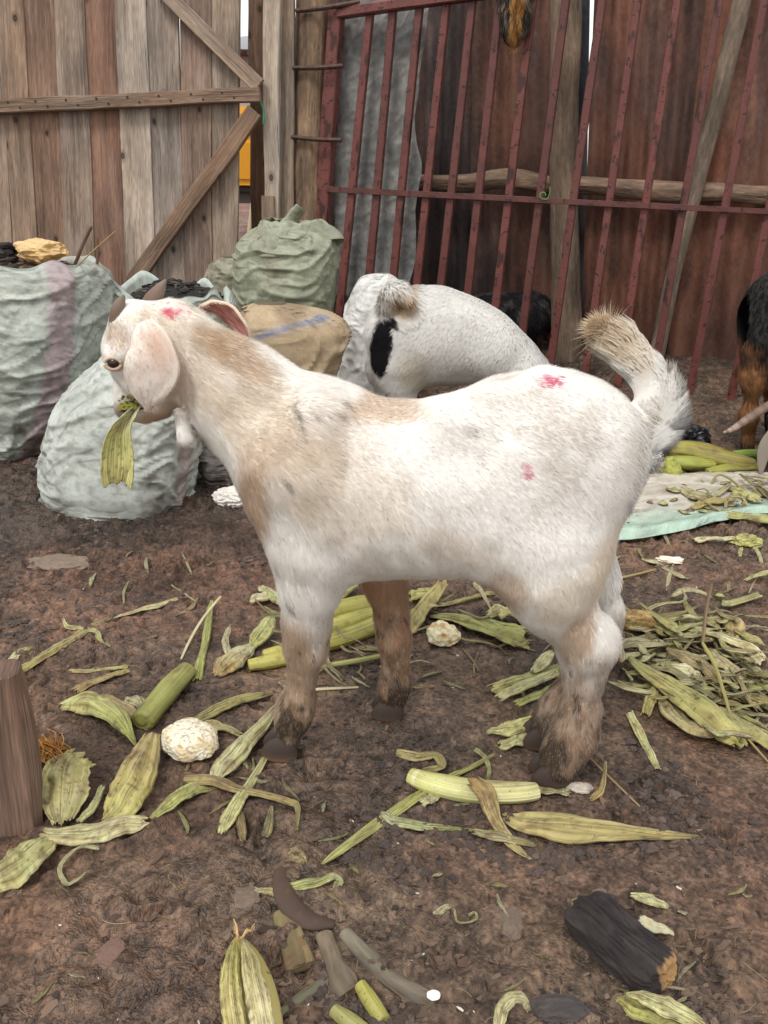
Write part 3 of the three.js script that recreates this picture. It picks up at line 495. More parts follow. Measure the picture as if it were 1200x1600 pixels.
const lumps = (cx, cy, cz, rx, rz, n, size, cols, h = 0.03) => {   // a heap of small bits as one geometry
  const gs = [];
  for (let i = 0; i < n; i++) {
    const a = rr(0, 6.28), r = Math.sqrt(rnd()), s = size * rr(0.5, 1.5), g = new THREE.IcosahedronGeometry(1, 0), c = cols[Math.floor(rnd() * cols.length)];
    g.scale(s * rr(0.6, 1.8), s * rr(0.25, 0.7), s * rr(0.6, 1.4)); g.rotateY(rr(0, 6)); g.rotateX(rr(-0.6, 0.6)); g.translate(cx + Math.cos(a) * r * rx, cy + h * (1 - r * r) + rr(-0.008, 0.008), cz + Math.sin(a) * r * rz);
    const k = rr(0.7, 1.2), cc = []; for (let q = 0; q < g.attributes.position.count; q++) cc.push(c[0] * k, c[1] * k, c[2] * k);
    g.setAttribute('color', new THREE.Float32BufferAttribute(cc, 3)); gs.push(g);
  }
  const base = new THREE.SphereGeometry(1, 24, 10, 0, 6.283, 0, 1.57); base.scale(rx, h, rz); base.translate(cx, cy - 0.004, cz); const cc = []; for (let q = 0; q < base.attributes.position.count; q++) cc.push(...cols[0]);
  base.setAttribute('color', new THREE.Float32BufferAttribute(cc, 3)); gs.push(base.toNonIndexed());
  return mergeGeometries(gs.map(g => g.index ? g.toNonIndexed() : g));
};
const SACKS = 'filled sacks heaped along the fence';
{ // tall open sack
  const z = -2.14, g = sackGeo([[404, -70, 140], [425, -82, 158], [460, -88, 164], [500, -88, 161], [540, -86, 156], [580, -84, 145], [620, -80, 128], [660, -76, 108], [690, -66, 88], [706, -50, 70]], z, 0.85, { fold: 0.02, foldV: 16, sd: 2.3, open: 0.06, rimWave: 0.03, tilt: -0.02, color: clothColor({ base: '#ccd5cd', stripe: '#bda6ae', sa: Math.PI * 0.25, sw: 0.26, sd: 2.3, stains: 0.45, foot: 0.75 }) });
  const S = g.userData.S[3];
  thing('sack', 'tall pale green open sack with a mauve stripe and a yellow bag on top', 'sack', [['cloth', g, M.sack], ['filling', lumps(S[1], S[0] - 0.035, z, S[2] * 0.84, S[2] * 0.7, 260, 0.011, ['#4d4036', '#3a322c', '#6b5a48', '#2c2724'].map(lin), 0.045), M.matte]], SACKS);
  // yellow bag, black clump, twig and straw lying on it
  const zc = z + 0.06;
  { const a = onZ(66, 393, zc), w = depthOf(a) / FPX, gg = new THREE.IcosahedronGeometry(1, 24), p = gg.attributes.position, cc = []; const c = lin('#e2bf84');
    for (let i = 0; i < p.count; i++) { const x = p.getX(i), y = p.getY(i), q = p.getZ(i); const cr = 1 - Math.abs(n3(x * 1.8 + 4, y * 1.8, q * 1.8)) * 2, k = 0.82 + 0.3 * n3(x * 1.4, y * 1.4 + 9, q * 1.4) + 0.16 * cr + 0.06 * n3(x * 6, y * 6, q * 6); p.setXYZ(i, a.x + x * 40 * w * k * (1 + 0.15 * y), a.y + y * 20 * w * k, a.z + q * 30 * w * k); cc.push(...mulc(c, 1 + 0.2 * n3(x * 3, y * 3, q * 3))); }
    gg.setAttribute('color', new THREE.Float32BufferAttribute(cc, 3)); gg.computeVertexNormals(); thing('plastic_bag', 'crumpled yellow plastic bag on top of the tall open sack', 'bag', [['b', gg, M.plastic]]); }
  { const a = onZ(10, 392, zc - 0.02); thing('dark_clump', 'black clump of rubbish on the tall open sack beside the yellow bag', 'rubbish', [['c', lumps(a.x, a.y - 0.035, a.z, 0.035, 0.05, 60, 0.012, ['#2b2624', '#1f1c1b', '#463c36'].map(lin), 0.05), M.matte]]); }
  const st = (n, l, pts, r, c) => thing(n, l, 'twig', [['t', tube(pts.map(([x, y, dz]) => { const v = onZ(x, y, zc + dz); return [v.x, v.y, v.z, r]; }), { n: 16, seg: 7, rough: 0.3, freq: 60, color: () => lin(c) }), M.matte]]);
  st('twig', 'dark forked twig sticking out of the tall open sack', [[114, 420, 0], [124, 396, 0.01], [133, 375, 0.0], [143, 354, 0]], 0.0042, '#5b4439');
  st('straw', 'thin yellow straw sticking out of the tall open sack', [[118, 418, 0.03], [150, 388, 0.03], [181, 361, 0.03]], 0.0016, '#a8875a');
  st('twig', 'short brown twig poking from the tall open sack behind the straw', [[150, 425, -0.1], [153, 398, -0.1], [152, 370, -0.1]], 0.004, '#6b5040');
}
{ // bulging sack in front
  const z = -1.80;
  thing('sack', 'bulging pale green sack sitting in front of the others on the mud', 'sack', [['cloth', sackGeo([[536, 196, 262], [545, 172, 292], [570, 143, 322], [610, 103, 330], [650, 80, 318], [690, 68, 308], [730, 67, 305], [765, 76, 304], [785, 96, 298], [795, 120, 278]], z, 0.82, { fold: 0.017, foldV: 15, sd: 7.7, sq: 2.3, color: clothColor({ base: '#d3dad5', stripe: '#b3a0a0', sa: Math.PI * 0.09, sw: 0.24, sd: 7.1, stains: 0.42, foot: 0.7 }) }), M.sack]], SACKS);
}
{ // open sack with dark filling
  const z = -2.36, g = sackGeo([[452, 178, 352], [470, 162, 362], [500, 146, 362], [540, 132, 360], [580, 126, 356], [640, 128, 352], [690, 140, 345]], z, 0.8, { fold: 0.015, foldV: 12, sd: 11.3, open: 0.06, rimWave: 0.09, tilt: -0.10, color: clothColor({ base: '#ccd6cf', sd: 4.1, stains: 0.3, foot: 0.4 }) }), S = g.userData.S[2];
  thing('sack', 'open pale green sack with dark filling, behind the eating goat\'s horns', 'sack', [['cloth', g, M.sack], ['filling', lumps(S[1] + 0.02, S[0] - 0.03, z, S[2] * 0.84, S[2] * 0.66, 420, 0.009, ['#1e1b1a', '#2b2725', '#3b3632', '#514a43'].map(lin), 0.05), M.matte]], SACKS);
}
thing('sack', 'small dull khaki sack half hidden behind the tied green sack', 'sack', [['cloth', sackGeo([[402, 345, 378], [412, 330, 395], [440, 320, 400], [500, 316, 402], [560, 318, 400]], -2.98, 0.8, { fold: 0.012, sd: 14.2, color: clothColor({ base: '#a3a08c', sd: 6.3, stains: 0.5 }) }), M.sack]], SACKS);
{ // tied green sack
  const z = -2.78, e = (x, y, dz = 0) => onZ(x, y, z + dz), cf = clothColor({ base: '#a9ae98', sd: 9.2, stains: 0.3, foot: 0.3 });
  const body = sackGeo([[352, 408, 486], [362, 392, 512], [380, 376, 527], [405, 367, 529], [435, 364, 526], [465, 366, 523], [495, 372, 520], [540, 380, 516]], z, 0.82, { fold: 0.015, foldV: 15, sd: 17.9, tie: 0.12, color: cf });
  // the loose neck of the bag: a collar of cloth folded over
  const collar = slab((u, v) => { const a = u * 6.283, R = lerp(0.085, 0.125 + 0.03 * Math.sin(a * 3 + 1), v), c = e(452, 362); return V(c.x + Math.cos(a) * R * 1.1 + 0.02 * v, c.y + 0.035 - 0.05 * v * v * 1.6 + 0.03 * v * Math.sin(a * 2 + 0.5) + 0.014 * n3(Math.cos(a) * 3, Math.sin(a) * 3, v * 3), c.z + Math.sin(a) * R); }, 90, 18, 0.002, (u, v) => cf(u * 6.283, 0.2, [u, v, 0.5], false), (u, v) => [u * 0.7, v * 0.08]);
  const ear = slab((u, v) => { const a = lerp(-0.9, 0.9, u), w = lerp(0.05, 0.028, v), c0 = e(440, 366), c1 = e(463, 326), c = c0.clone().lerp(c1, v); return V(c.x + Math.sin(a) * w + 0.012 * v * v, c.y + 0.012 * Math.cos(a * 2) * v + 0.008 * n3(u * 4, v * 4, 2), c.z + 0.06 + Math.cos(a * 1.6) * 0.03 - 0.03); }, 20, 24, 0.002, (u, v) => cf(u * 6, 0.2, [u * 0.3, v * 0.3, 0.1], false), (u, v) => [u * 0.1, v * 0.12]);
  thing('sack', 'dusty green sack with a twisted open neck at the foot of the round post', 'sack', [['cloth', body, M.sack], ['neck_collar', collar, M.sack], ['neck_flap', ear, M.sack]], SACKS);
}
{ // tan sack with a blue stripe
  const z = -2.28, b = lin('#c6b091'), bl = lin('#8090b4');
  const g = sackGeo([[474, 398, 448], [480, 384, 478], [492, 372, 520], [508, 366, 542], [530, 362, 541], [555, 366, 534], [580, 376, 528], [620, 384, 520], [670, 392, 510]], z, 0.8, { fold: 0.02, foldV: 9, sd: 23.1, color: (th, v, p) => {
    let c = mulc(b, 1 + 0.16 * fbm(p[0] * 12, p[1] * 12, p[2] * 12, 4)); const q = onZ(398, 523, z + 0.1), r = onZ(515, 495, z + 0.1), yy = lerp(q.y, r.y, (p[0] - q.x) / (r.x - q.x)) - 0.03 * Math.pow((p[0] - (q.x + r.x) / 2) / 0.12, 2) * 0.3;
    const d = Math.abs(p[1] - yy); if (p[2] > z) c = mixc(c, bl, 0.75 * (1 - ss(0.007, 0.0095, d)) * (0.7 + 0.3 * ss(-0.2, 0.1, n3(p[0] * 90, p[1] * 90, 1))) + 0.3 * (1 - ss(0.0012, 0.0025, Math.abs(d - 0.016))));
    return mixc(c, dirtC, 0.5 * ss(0.1, 0.35, fbm(p[0] * 7, p[1] * 7, 3, 4))); } });
  thing('sack', 'tan coarse sack with a printed blue stripe, beside the white sack', 'sack', [['cloth', g, M.burlap]], SACKS);
}
thing('sack', 'white dirt specked sack standing behind the white goat\'s tail', 'sack', [['cloth', sackGeo([[427, 590, 608], [433, 566, 618], [450, 550, 630], [480, 538, 640], [510, 530, 645], [550, 523, 645], [590, 522, 640], [640, 528, 630]], -2.72, 0.75, { fold: 0.010, sd: 29.4, foldV: 9, color: clothColor({ base: '#f2f2f2', sd: 13.3, stains: 0.12, foot: 0.5 }) }), M.sackSmooth]], SACKS);
thing('sack', 'small dark grey sack lying under the eating goat\'s throat', 'sack', [['cloth', sackGeo([[668, 305, 348], [685, 300, 366], [710, 302, 382], [735, 310, 388], [752, 330, 385]], -1.92, 0.9, { fold: 0.014, sd: 33.8, color: clothColor({ base: '#8f8783', sd: 15.3, stains: 0.55, foot: 0.5 }) }), M.sack]], SACKS);
{ const a = onG(366, 785), gg = new THREE.IcosahedronGeometry(1, 14), p = gg.attributes.position, cc = [], w = depthOf(a) / FPX;
  for (let i = 0; i < p.count; i++) { const x = p.getX(i), y = p.getY(i), q = p.getZ(i), k = 0.75 + 0.5 * (1 - Math.abs(n3(x * 2.2, y * 2.2, q * 2.2)) * 2) * 0.5 + 0.1 * n3(x * 6, y * 6, q * 6); p.setXYZ(i, a.x + x * 34 * w * k, a.y + 0.014 + y * 17 * w * k, a.z + q * 25 * w * k); cc.push(...mulc(lin('#dcd7d0'), 1)); }
  gg.setAttribute('color', new THREE.Float32BufferAttribute(cc, 3)); gg.computeVertexNormals(); thing('crumpled_paper', 'crumpled white paper on the mud by the small dark sack', 'paper', [['p', gg, M.matte]]); }
// ------------------------------------------------------------------ animals: signed distance fields, meshed, then covered with hair
const smin = (a, b, k) => { const h = Math.max(k - Math.abs(a - b), 0) / k; return Math.min(a, b) - h * h * k * 0.25; };
function cone(p, a, b, ra, rb, sz = 1) {   // distance to a tapered capsule, squeezed by sz across (z)
  const bx = b[0] - a[0], by = b[1] - a[1], bz = b[2] - a[2], px = p[0] - a[0], py = p[1] - a[1], pz = p[2] - a[2];
  const t = clamp((px * bx + py * by + pz * bz) / (bx * bx + by * by + bz * bz + 1e-12), 0, 1);
  const dx = px - bx * t, dy = py - by * t, dz = (pz - bz * t) / sz; return (Math.sqrt(dx * dx + dy * dy + dz * dz) - lerp(ra, rb, t)) * Math.min(1, sz);
}
function meshField(f, lo, hi, cell) {   // surface nets over the blocks that the surface crosses
  const n = [0, 1, 2].map(k => Math.ceil((hi[k] - lo[k]) / cell) + 1), B = 6, at = (i, j, k) => (k * n[1] + j) * n[0] + i;
  const val = new Float32Array(n[0] * n[1] * n[2]).fill(1);
  const live = new Uint8Array(n[0] * n[1] * n[2]);
  for (let K = 0; K < n[2]; K += B) for (let J = 0; J < n[1]; J += B) for (let I = 0; I < n[0]; I += B) {
    const c = f([lo[0] + (I + B / 2) * cell, lo[1] + (J + B / 2) * cell, lo[2] + (K + B / 2) * cell]);
    const far = Math.abs(c) > B * cell * 2.0;
    for (let k = K; k < Math.min(K + B, n[2]); k++) for (let j = J; j < Math.min(J + B, n[1]); j++) for (let i = I; i < Math.min(I + B, n[0]); i++) { const q = at(i, j, k); if (far) val[q] = c; else { val[q] = f([lo[0] + i * cell, lo[1] + j * cell, lo[2] + k * cell]); live[q] = 1; } }
  }
  const vid = new Int32Array(val.length).fill(-1), pos = [], idx = [];
  for (let k = 0; k < n[2] - 1; k++) for (let j = 0; j < n[1] - 1; j++) for (let i = 0; i < n[0] - 1; i++) {
    const q0 = at(i, j, k); if (!live[q0]) continue;
    let m = 0, c = 0, sx = 0, sy = 0, sz = 0; const v = [];
    for (let e = 0; e < 8; e++) { v[e] = val[at(i + (e & 1), j + (e >> 1 & 1), k + (e >> 2))]; if (v[e] < 0) m |= 1 << e; }
    if (m === 0 || m === 255) continue;
    for (let a = 0; a < 8; a++) for (const bit of [1, 2, 4]) if (!(a & bit)) { const b = a | bit; if ((v[a] < 0) !== (v[b] < 0)) { const t = v[a] / (v[a] - v[b]); sx += (a & 1) + (bit === 1 ? t : 0); sy += (a >> 1 & 1) + (bit === 2 ? t : 0); sz += (a >> 2) + (bit === 4 ? t : 0); c++; } }
    vid[q0] = pos.length / 3; pos.push(lo[0] + (i + sx / c) * cell, lo[1] + (j + sy / c) * cell, lo[2] + (k + sz / c) * cell);
  }
  const quad = (a, b, c, d, flip) => { if (a < 0 || b < 0 || c < 0 || d < 0) return; flip ? idx.push(a, c, b, a, d, c) : idx.push(a, b, c, a, c, d); };
  for (let k = 1; k < n[2] - 1; k++) for (let j = 1; j < n[1] - 1; j++) for (let i = 1; i < n[0] - 1; i++) {
    const s = val[at(i, j, k)] < 0;
    if (s !== (val[at(i + 1, j, k)] < 0)) quad(vid[at(i, j - 1, k - 1)], vid[at(i, j, k - 1)], vid[at(i, j, k)], vid[at(i, j - 1, k)], !s);
    if (s !== (val[at(i, j + 1, k)] < 0)) quad(vid[at(i - 1, j, k - 1)], vid[at(i - 1, j, k)], vid[at(i, j, k)], vid[at(i, j, k - 1)], !s);
    if (s !== (val[at(i, j, k + 1)] < 0)) quad(vid[at(i - 1, j - 1, k)], vid[at(i, j - 1, k)], vid[at(i, j, k)], vid[at(i - 1, j, k)], !s);
  }
  const nor = [], e = cell * 0.7;
  for (let q = 0; q < pos.length; q += 3) { const p = [pos[q], pos[q + 1], pos[q + 2]]; const g = [0, 1, 2].map(a => { const u = p.slice(), w = p.slice(); u[a] += e; w[a] -= e; return f(u) - f(w); }); const l = Math.hypot(...g) || 1; nor.push(g[0] / l, g[1] / l, g[2] / l); }
  return { pos, idx, nor };
}
// trunk from side-view stations [px, top py, bottom py, half width in m]
function trunkField(st, zc, shrink = 0.94) {
  const S = st.map(([x, t, b, w]) => { const p0 = onZ(x, (t + b) / 2, -0.9), z = zc(p0.x); const a = onZ(x, t, z), c = onZ(x, b, z); return [(a.x + c.x) / 2, (a.y + c.y) / 2, (a.y - c.y) / 2 * shrink, w]; });
  const D = catmull(S, 120), x0 = D[0][0], x1 = D[120][0];
  return p => {
    // nearest station by x (catmull samples are nearly even)
    let a = 0, b = 120; while (b - a > 1) { const m = (a + b) >> 1; if (D[m][0] < p[0]) a = m; else b = m; }
    const t = clamp((p[0] - D[a][0]) / (D[b][0] - D[a][0] + 1e-9), 0, 1);
    const cy = lerp(D[a][1], D[b][1], t), R = lerp(D[a][2], D[b][2], t), W = lerp(D[a][3], D[b][3], t), z = zc(p[0]);
    const dy = (p[1] - cy) / R, dz = (p[2] - z) / W, q = Math.pow(Math.pow(Math.abs(dy), 2.15) + Math.pow(Math.abs(dz), 2.15), 1 / 2.15);
    let d = (q - 1) * Math.min(R, W);
    const ex = Math.max(x0 - p[0], p[0] - x1); if (ex > 0) d = Math.max(d, 0) + ex; else d = Math.max(d, -0.5);
    return d;
  };
}
// hair: one slim triangle (or two for long hair) each, leaning along flow(p, n) with the skin's own normal
function furGeo(m, count, { len, flow, color, width = 0.0006, lift = 0.3, keep = () => true, jit = 0.25, upn = null }) {
  const tri = m.idx.length / 3, cum = new Float64Array(tri); let tot = 0;
  const P = i => [m.pos[i * 3], m.pos[i * 3 + 1], m.pos[i * 3 + 2]];
  for (let t = 0; t < tri; t++) { const a = P(m.idx[t * 3]), b = P(m.idx[t * 3 + 1]), c = P(m.idx[t * 3 + 2]); const u = [b[0] - a[0], b[1] - a[1], b[2] - a[2]], v = [c[0] - a[0], c[1] - a[1], c[2] - a[2]]; tot += 0.5 * Math.hypot(u[1] * v[2] - u[2] * v[1], u[2] * v[0] - u[0] * v[2], u[0] * v[1] - u[1] * v[0]) * keep(a); cum[t] = tot; }
  const pos = [], col = [], nor = [], idx = [];
  for (let h = 0; h < count; h++) {
    const r = rnd() * tot; let a = 0, b = tri - 1; while (a < b) { const q = (a + b) >> 1; if (cum[q] < r) a = q + 1; else b = q; }
    let u = rnd(), v = rnd(); if (u + v > 1) { u = 1 - u; v = 1 - v; } const w = 1 - u - v, i = m.idx[a * 3], j = m.idx[a * 3 + 1], k = m.idx[a * 3 + 2];
    const p = [0, 1, 2].map(q => m.pos[i * 3 + q] * w + m.pos[j * 3 + q] * u + m.pos[k * 3 + q] * v), n = [0, 1, 2].map(q => m.nor[i * 3 + q] * w + m.nor[j * 3 + q] * u + m.nor[k * 3 + q] * v);
    const fl = flow(p, n), L = len(p, n) * rr(0.6, 1.25), lf = fl[3] ?? lift, jt = fl[4] ?? jit;
    const cl = 9 * 18; // neighbouring hairs share a lean: locks
    let d = [fl[0] + jt * rr(-1, 1) + jt * n3(p[0] * cl, p[1] * cl * 0.5, p[2] * cl), fl[1] + jt * rr(-1, 1) + jt * n3(p[0] * cl + 7, p[1] * cl * 0.5, p[2] * cl), fl[2] + jt * rr(-1, 1)];
    const dn = d[0] * n[0] + d[1] * n[1] + d[2] * n[2]; d = d.map((x, q) => x - dn * n[q]); let l = Math.hypot(...d) || 1; d = d.map((x, q) => x / l + n[q] * lf); l = Math.hypot(...d); d = d.map(x => x / l);
    let s = [d[1] * n[2] - d[2] * n[1], d[2] * n[0] - d[0] * n[2], d[0] * n[1] - d[1] * n[0]]; l = Math.hypot(...s) || 1; s = s.map(x => x / l * width * (L > 0.016 ? 1.3 : 1));
    const bn = upn ? (() => { const q = upn(p); if (!q) return n; const w = [n[0] * (1 - q), n[1] * (1 - q) + q, n[2] * (1 - q)], l2 = Math.hypot(...w); return w.map(x => x / l2); })() : n;
    const c = color(p, n, true), kk = rr(0.92, 1.06), o = pos.length / 3;
    for (let q = 0; q < 3; q++) { } 
    const b0 = p.map((x, q) => x - n[q] * 0.001), mid = p.map((x, q) => x + d[q] * L * 0.6 + n[q] * L * 0.02), tip = p.map((x, q) => x + d[q] * L - n[q] * L * 0.05 + (L > 0.016 ? (q === 1 ? -0.1 * L : 0) : 0));
    pos.push(b0[0] - s[0], b0[1] - s[1], b0[2] - s[2], b0[0] + s[0], b0[1] + s[1], b0[2] + s[2]);
    if (L > 0.016) { pos.push(mid[0] - s[0] * 0.8, mid[1] - s[1] * 0.8, mid[2] - s[2] * 0.8, mid[0] + s[0] * 0.8, mid[1] + s[1] * 0.8, mid[2] + s[2] * 0.8, ...tip); idx.push(o, o + 1, o + 2, o + 1, o + 3, o + 2, o + 2, o + 3, o + 4); for (let q = 0; q < 5; q++) { col.push(c[0] * kk, c[1] * kk, c[2] * kk); nor.push(...bn); } }
    else { pos.push(...tip); idx.push(o, o + 1, o + 2); for (let q = 0; q < 3; q++) { col.push(c[0] * kk, c[1] * kk, c[2] * kk); nor.push(...bn); } }
  }
  return geo(pos, idx, col, null, nor);
}
const bodyGeo = (m, color) => { const col = []; for (let q = 0; q < m.pos.length; q += 3) col.push(...color([m.pos[q], m.pos[q + 1], m.pos[q + 2]], [m.nor[q], m.nor[q + 1], m.nor[q + 2]], false)); return geo(m.pos, m.idx, col, null, m.nor); };

// ------------------------------------------------------------------ the white goat that is eating
{
  const zc = x => -0.895 + 0.10 * (x - 0.08);
  const A = (px, py, dz = 0) => { const q = onZ(px, py, -0.9), z = zc(q.x) + dz, p = onZ(px, py, z); return [p.x, p.y, p.z]; };
  const trunk = trunkField([[408, 705, 785, 0.040], [422, 676, 825, 0.058], [445, 652, 858, 0.074], [478, 634, 880, 0.088], [520, 621, 887, 0.098], [570, 620, 889, 0.104], [620, 622, 893, 0.107], [680, 614, 894, 0.108], [740, 597, 886, 0.108], [800, 582, 878, 0.105], [850, 577, 868, 0.101], [895, 588, 850, 0.092], [935, 610, 825, 0.078], [968, 642, 790, 0.056], [988, 678, 752, 0.032]], zc);
  const bones = [];   // [a, b, ra, rb, squeeze, blend]
  const B = (a, b, ra, rb, s = 1, k = 0.03) => bones.push([a, b, ra, rb, s, k]);
  // neck
  B(A(460, 722), A(376, 634), 0.072, 0.052, 0.8, 0.05); B(A(376, 634), A(304, 562), 0.052, 0.045, 0.82, 0.03);
  B(A(510, 672), A(385, 600), 0.046, 0.036, 0.6, 0.05);
  // head: bends down and turns away, so the far side lies to the right
  B(A(268, 522, -0.012), A(226, 524, 0.0), 0.042, 0.036, 0.95, 0.022);           // skull
  B(A(206, 506, 0.004), A(196, 545, 0.004), 0.026, 0.024, 1.1, 0.02);             // brow
  B(A(203, 552, 0.0), A(206, 606, 0.0), 0.030, 0.019, 0.8, 0.018);              // bridge of the nose
  B(A(206, 606, 0.0), A(201, 636, 0.0), 0.018, 0.0190, 0.95, 0.010);            // muzzle
  B(A(198, 640, 0.004), A(206, 645, 0.004), 0.0135, 0.012, 1.1, 0.008);         // upper lip
  B(A(262, 572, -0.004), A(244, 630, 0.0), 0.044, 0.020, 0.78, 0.02);             // jaw
  B(A(244, 634, 0.0), A(226, 650, 0.0), 0.0175, 0.0115, 0.85, 0.010);            // chin
  B(A(176, 556, 0.030), A(192, 552, 0.034), 0.0075, 0.009, 1, 0.012);           // brow ridge over the eye
  B(A(192, 580, 0.022), A(212, 605, 0.02), 0.012, 0.010, 1, 0.014);             // cheek bone
  // withers, shoulder, hip
  B(A(470, 740, 0.055), A(486, 860, 0.058), 0.058, 0.040, 0.6, 0.05); B(A(470, 740, -0.055), A(520, 850, -0.058), 0.058, 0.036, 0.6, 0.05);
  B(A(882, 706, 0.042), A(862, 840, 0.056), 0.070, 0.058, 0.55, 0.05); B(A(882, 706, -0.042), A(880, 840, -0.056), 0.070, 0.050, 0.55, 0.05);
  const leg = (pts, near, hoofPt) => { for (let i = 0; i < pts.length - 1; i++) { const p = pts[i], q = pts[i + 1]; B(p.slice(0, 3), q.slice(0, 3), p[3], q[3], 1, 0.022); } };
  const chain = (list, dz0, g) => { const n = list.length - 1; return list.map(([x, y, r], i) => { const t = Math.pow(i / n, 0.8), top = A(x, y, dz0), z = lerp(top[2], g.z, t), p = onZ(x, y, z); return [p.x, p.y, p.z, r]; }); };
  const hoofs = [[448, 1176], [614, 1116], [868, 1216], [848, 1160]].map(([x, y]) => onG(x, y));
  leg(chain([[486, 860, 0.040], [484, 920, 0.031], [481, 975, 0.0255], [480, 1010, 0.0235], [475, 1055, 0.0128], [469, 1092, 0.0155], [459, 1116, 0.0195], [450, 1146, 0.0190]], 0.055, hoofs[0]));
  const farFront = chain([[588, 850, 0.031], [604, 915, 0.0245], [612, 965, 0.021], [616, 998, 0.0200], [617, 1038, 0.0140], [616, 1070, 0.0195], [614, 1094, 0.0205]], -0.05, hoofs[1]); leg(farFront);
  leg(chain([[862, 840, 0.060], [860, 890, 0.051], [868, 940, 0.037], [905, 983, 0.030], [917, 1008, 0.030], [912, 1058, 0.0205], [906, 1106, 0.0215], [897, 1148, 0.0265], [880, 1178, 0.0235], [866, 1196, 0.021]], 0.05, hoofs[2]));
  leg(chain([[905, 860, 0.044], [932, 905, 0.025], [947, 950, 0.018], [944, 982, 0.017], [905, 1050, 0.017], [878, 1090, 0.018], [862, 1115, 0.021], [852, 1138, 0.021]], -0.03, hoofs[3]));
  B(A(808, 845, 0.06), A(852, 895, 0.058), 0.040, 0.044, 0.7, 0.045);    // stifle
  B(A(928, 980, 0.045), A(944, 1000, 0.045), 0.016, 0.013, 1, 0.018);      // hock point
  // tail
  const tl = [[982, 684, 0.022], [1006, 672, 0.020], [1024, 648, 0.0155], [1027, 618, 0.013], [1016, 590, 0.0125], [999, 568, 0.0125], [980, 549, 0.0135], [964, 534, 0.009]].map(([x, y, r]) => [...A(x, y), r]);
  for (let i = 0; i < tl.length - 1; i++) B(tl[i].slice(0, 3), tl[i + 1].slice(0, 3), tl[i][3], tl[i + 1][3], 0.9, 0.02);
  // wattles
  B(A(281, 648, 0.034), A(287, 684, 0.038), 0.0095, 0.0105, 1, 0.003);
  B(A(718, 662, 0.060), A(760, 636, 0.052), 0.022, 0.020, 0.9, 0.04); B(A(845, 606, 0.042), A(900, 632, 0.046), 0.018, 0.016, 0.9, 0.03); B(A(500, 655, 0.06), A(470, 745, 0.078), 0.02, 0.022, 0.8, 0.035);
  const ribs = (p) => 0.0011 * Math.sin(p[0] * 190 + p[1] * 70) * ss(-0.06, 0, p[0]) * ss(0.12, 0.06, p[0]) * ss(0.27, 0.32, p[1]) * ss(0.46, 0.40, p[1]);
  const field = p => {
    let d = trunk(p);
    for (const b of bones) { const c = cone(p, b[0], b[1], b[2], b[3], b[4]); if (c < d + b[5] * 1.01) d = smin(d, c, b[5]); }
    return d + 0.005 * n3(p[0] * 11, p[1] * 11, p[2] * 11) + 0.0016 * n3(p[0] * 34, p[1] * 30, p[2] * 34) + ribs(p);
  };
  const lo = [A(150, 1230)[0] - 0.03, -0.02, -1.12], hi = [A(1075, 700)[0] + 0.02, A(900, 470)[1] + 0.03, -0.68];
  const m = meshField(field, lo, hi, 0.0042);
  // coat colours: white with cream and tan patches, muddy lower legs, spots of red marker
  const white = lin('#f4f1ec'), cream = lin('#e2d2bb'), tan = lin('#bf9f7c'), tanL = lin('#c8a688'), rufous = lin('#b78b67'), mud = lin('#46362a'), brown = lin('#8a7058'), pink = lin('#d2527a');
  const spot = (px, py, rx, ry, rot, c, k, sharp = 0.5) => { const o = A(px, py), s = 1.02 / FPX; return { o, rx: rx * s, ry: ry * s, cr: Math.cos(rot), sr: Math.sin(rot), c, k, sharp }; };
  const spots = [
    spot(300, 560, 85, 75, 0.3, cream, 0.55), spot(375, 548, 62, 24, 0.6, tan, 0.7), spot(330, 530, 40, 18, 0.7, tan, 0.5), spot(420, 640, 80, 60, 0.6, cream, 0.6), spot(520, 650, 95, 45, 0.2, tan, 0.22), spot(600, 625, 55, 18, 0, tan, 0.6),
    spot(405, 765, 32, 85, 0.15, tan, 0.72), spot(560, 745, 90, 60, -0.3, cream, 0.35), spot(430, 690, 55, 40, 0.5, tan, 0.28), spot(500, 700, 40, 70, 0.4, cream, 0.5), spot(985, 770, 26, 40, 0.3, brown, 0.62), spot(935, 830, 45, 60, 0.5, cream, 0.65), spot(870, 880, 60, 50, 0.2, cream, 0.5),
    spot(770, 870, 35, 40, 0, tan, 0.6), spot(880, 940, 26, 45, 0.1, tan, 0.7), spot(725, 640, 14, 10, 0.2, lin('#a59a90'), 0.45), spot(790, 600, 60, 20, 0.1, lin('#dad2c9'), 0.4), spot(850, 660, 60, 50, 0.5, lin('#e0dad3'), 0.4), spot(700, 800, 70, 30, 0.2, cream, 0.25),
    spot(195, 515, 22, 20, 0, tan, 0.5), spot(245, 490, 40, 14, 0.1, cream, 0.5), spot(198, 638, 22, 18, 0, lin('#7d6250'), 0.8, 0.3), spot(240, 650, 28, 14, -0.2, tan, 0.7), spot(255, 640, 40, 18, -0.5, tanL, 0.5),
    spot(968, 540, 42, 30, 0.7, lin('#c3a67c'), 0.85), spot(1000, 560, 28, 30, 0.6, cream, 0.6), spot(1012, 640, 7, 14, 0, lin('#c6b083'), 0.5),
  ];
  const marks = [spot(842, 577, 16, 8, -0.2, pink, 0.85), spot(801, 690, 9, 9, 0, pink, 0.7), spot(273, 482, 12, 10, 0.3, lin('#e0607f'), 0.85)];
  const pxPerM = FPX / 1.02, yTan = A(480, 950)[1], yKnee = A(480, 1010)[1];
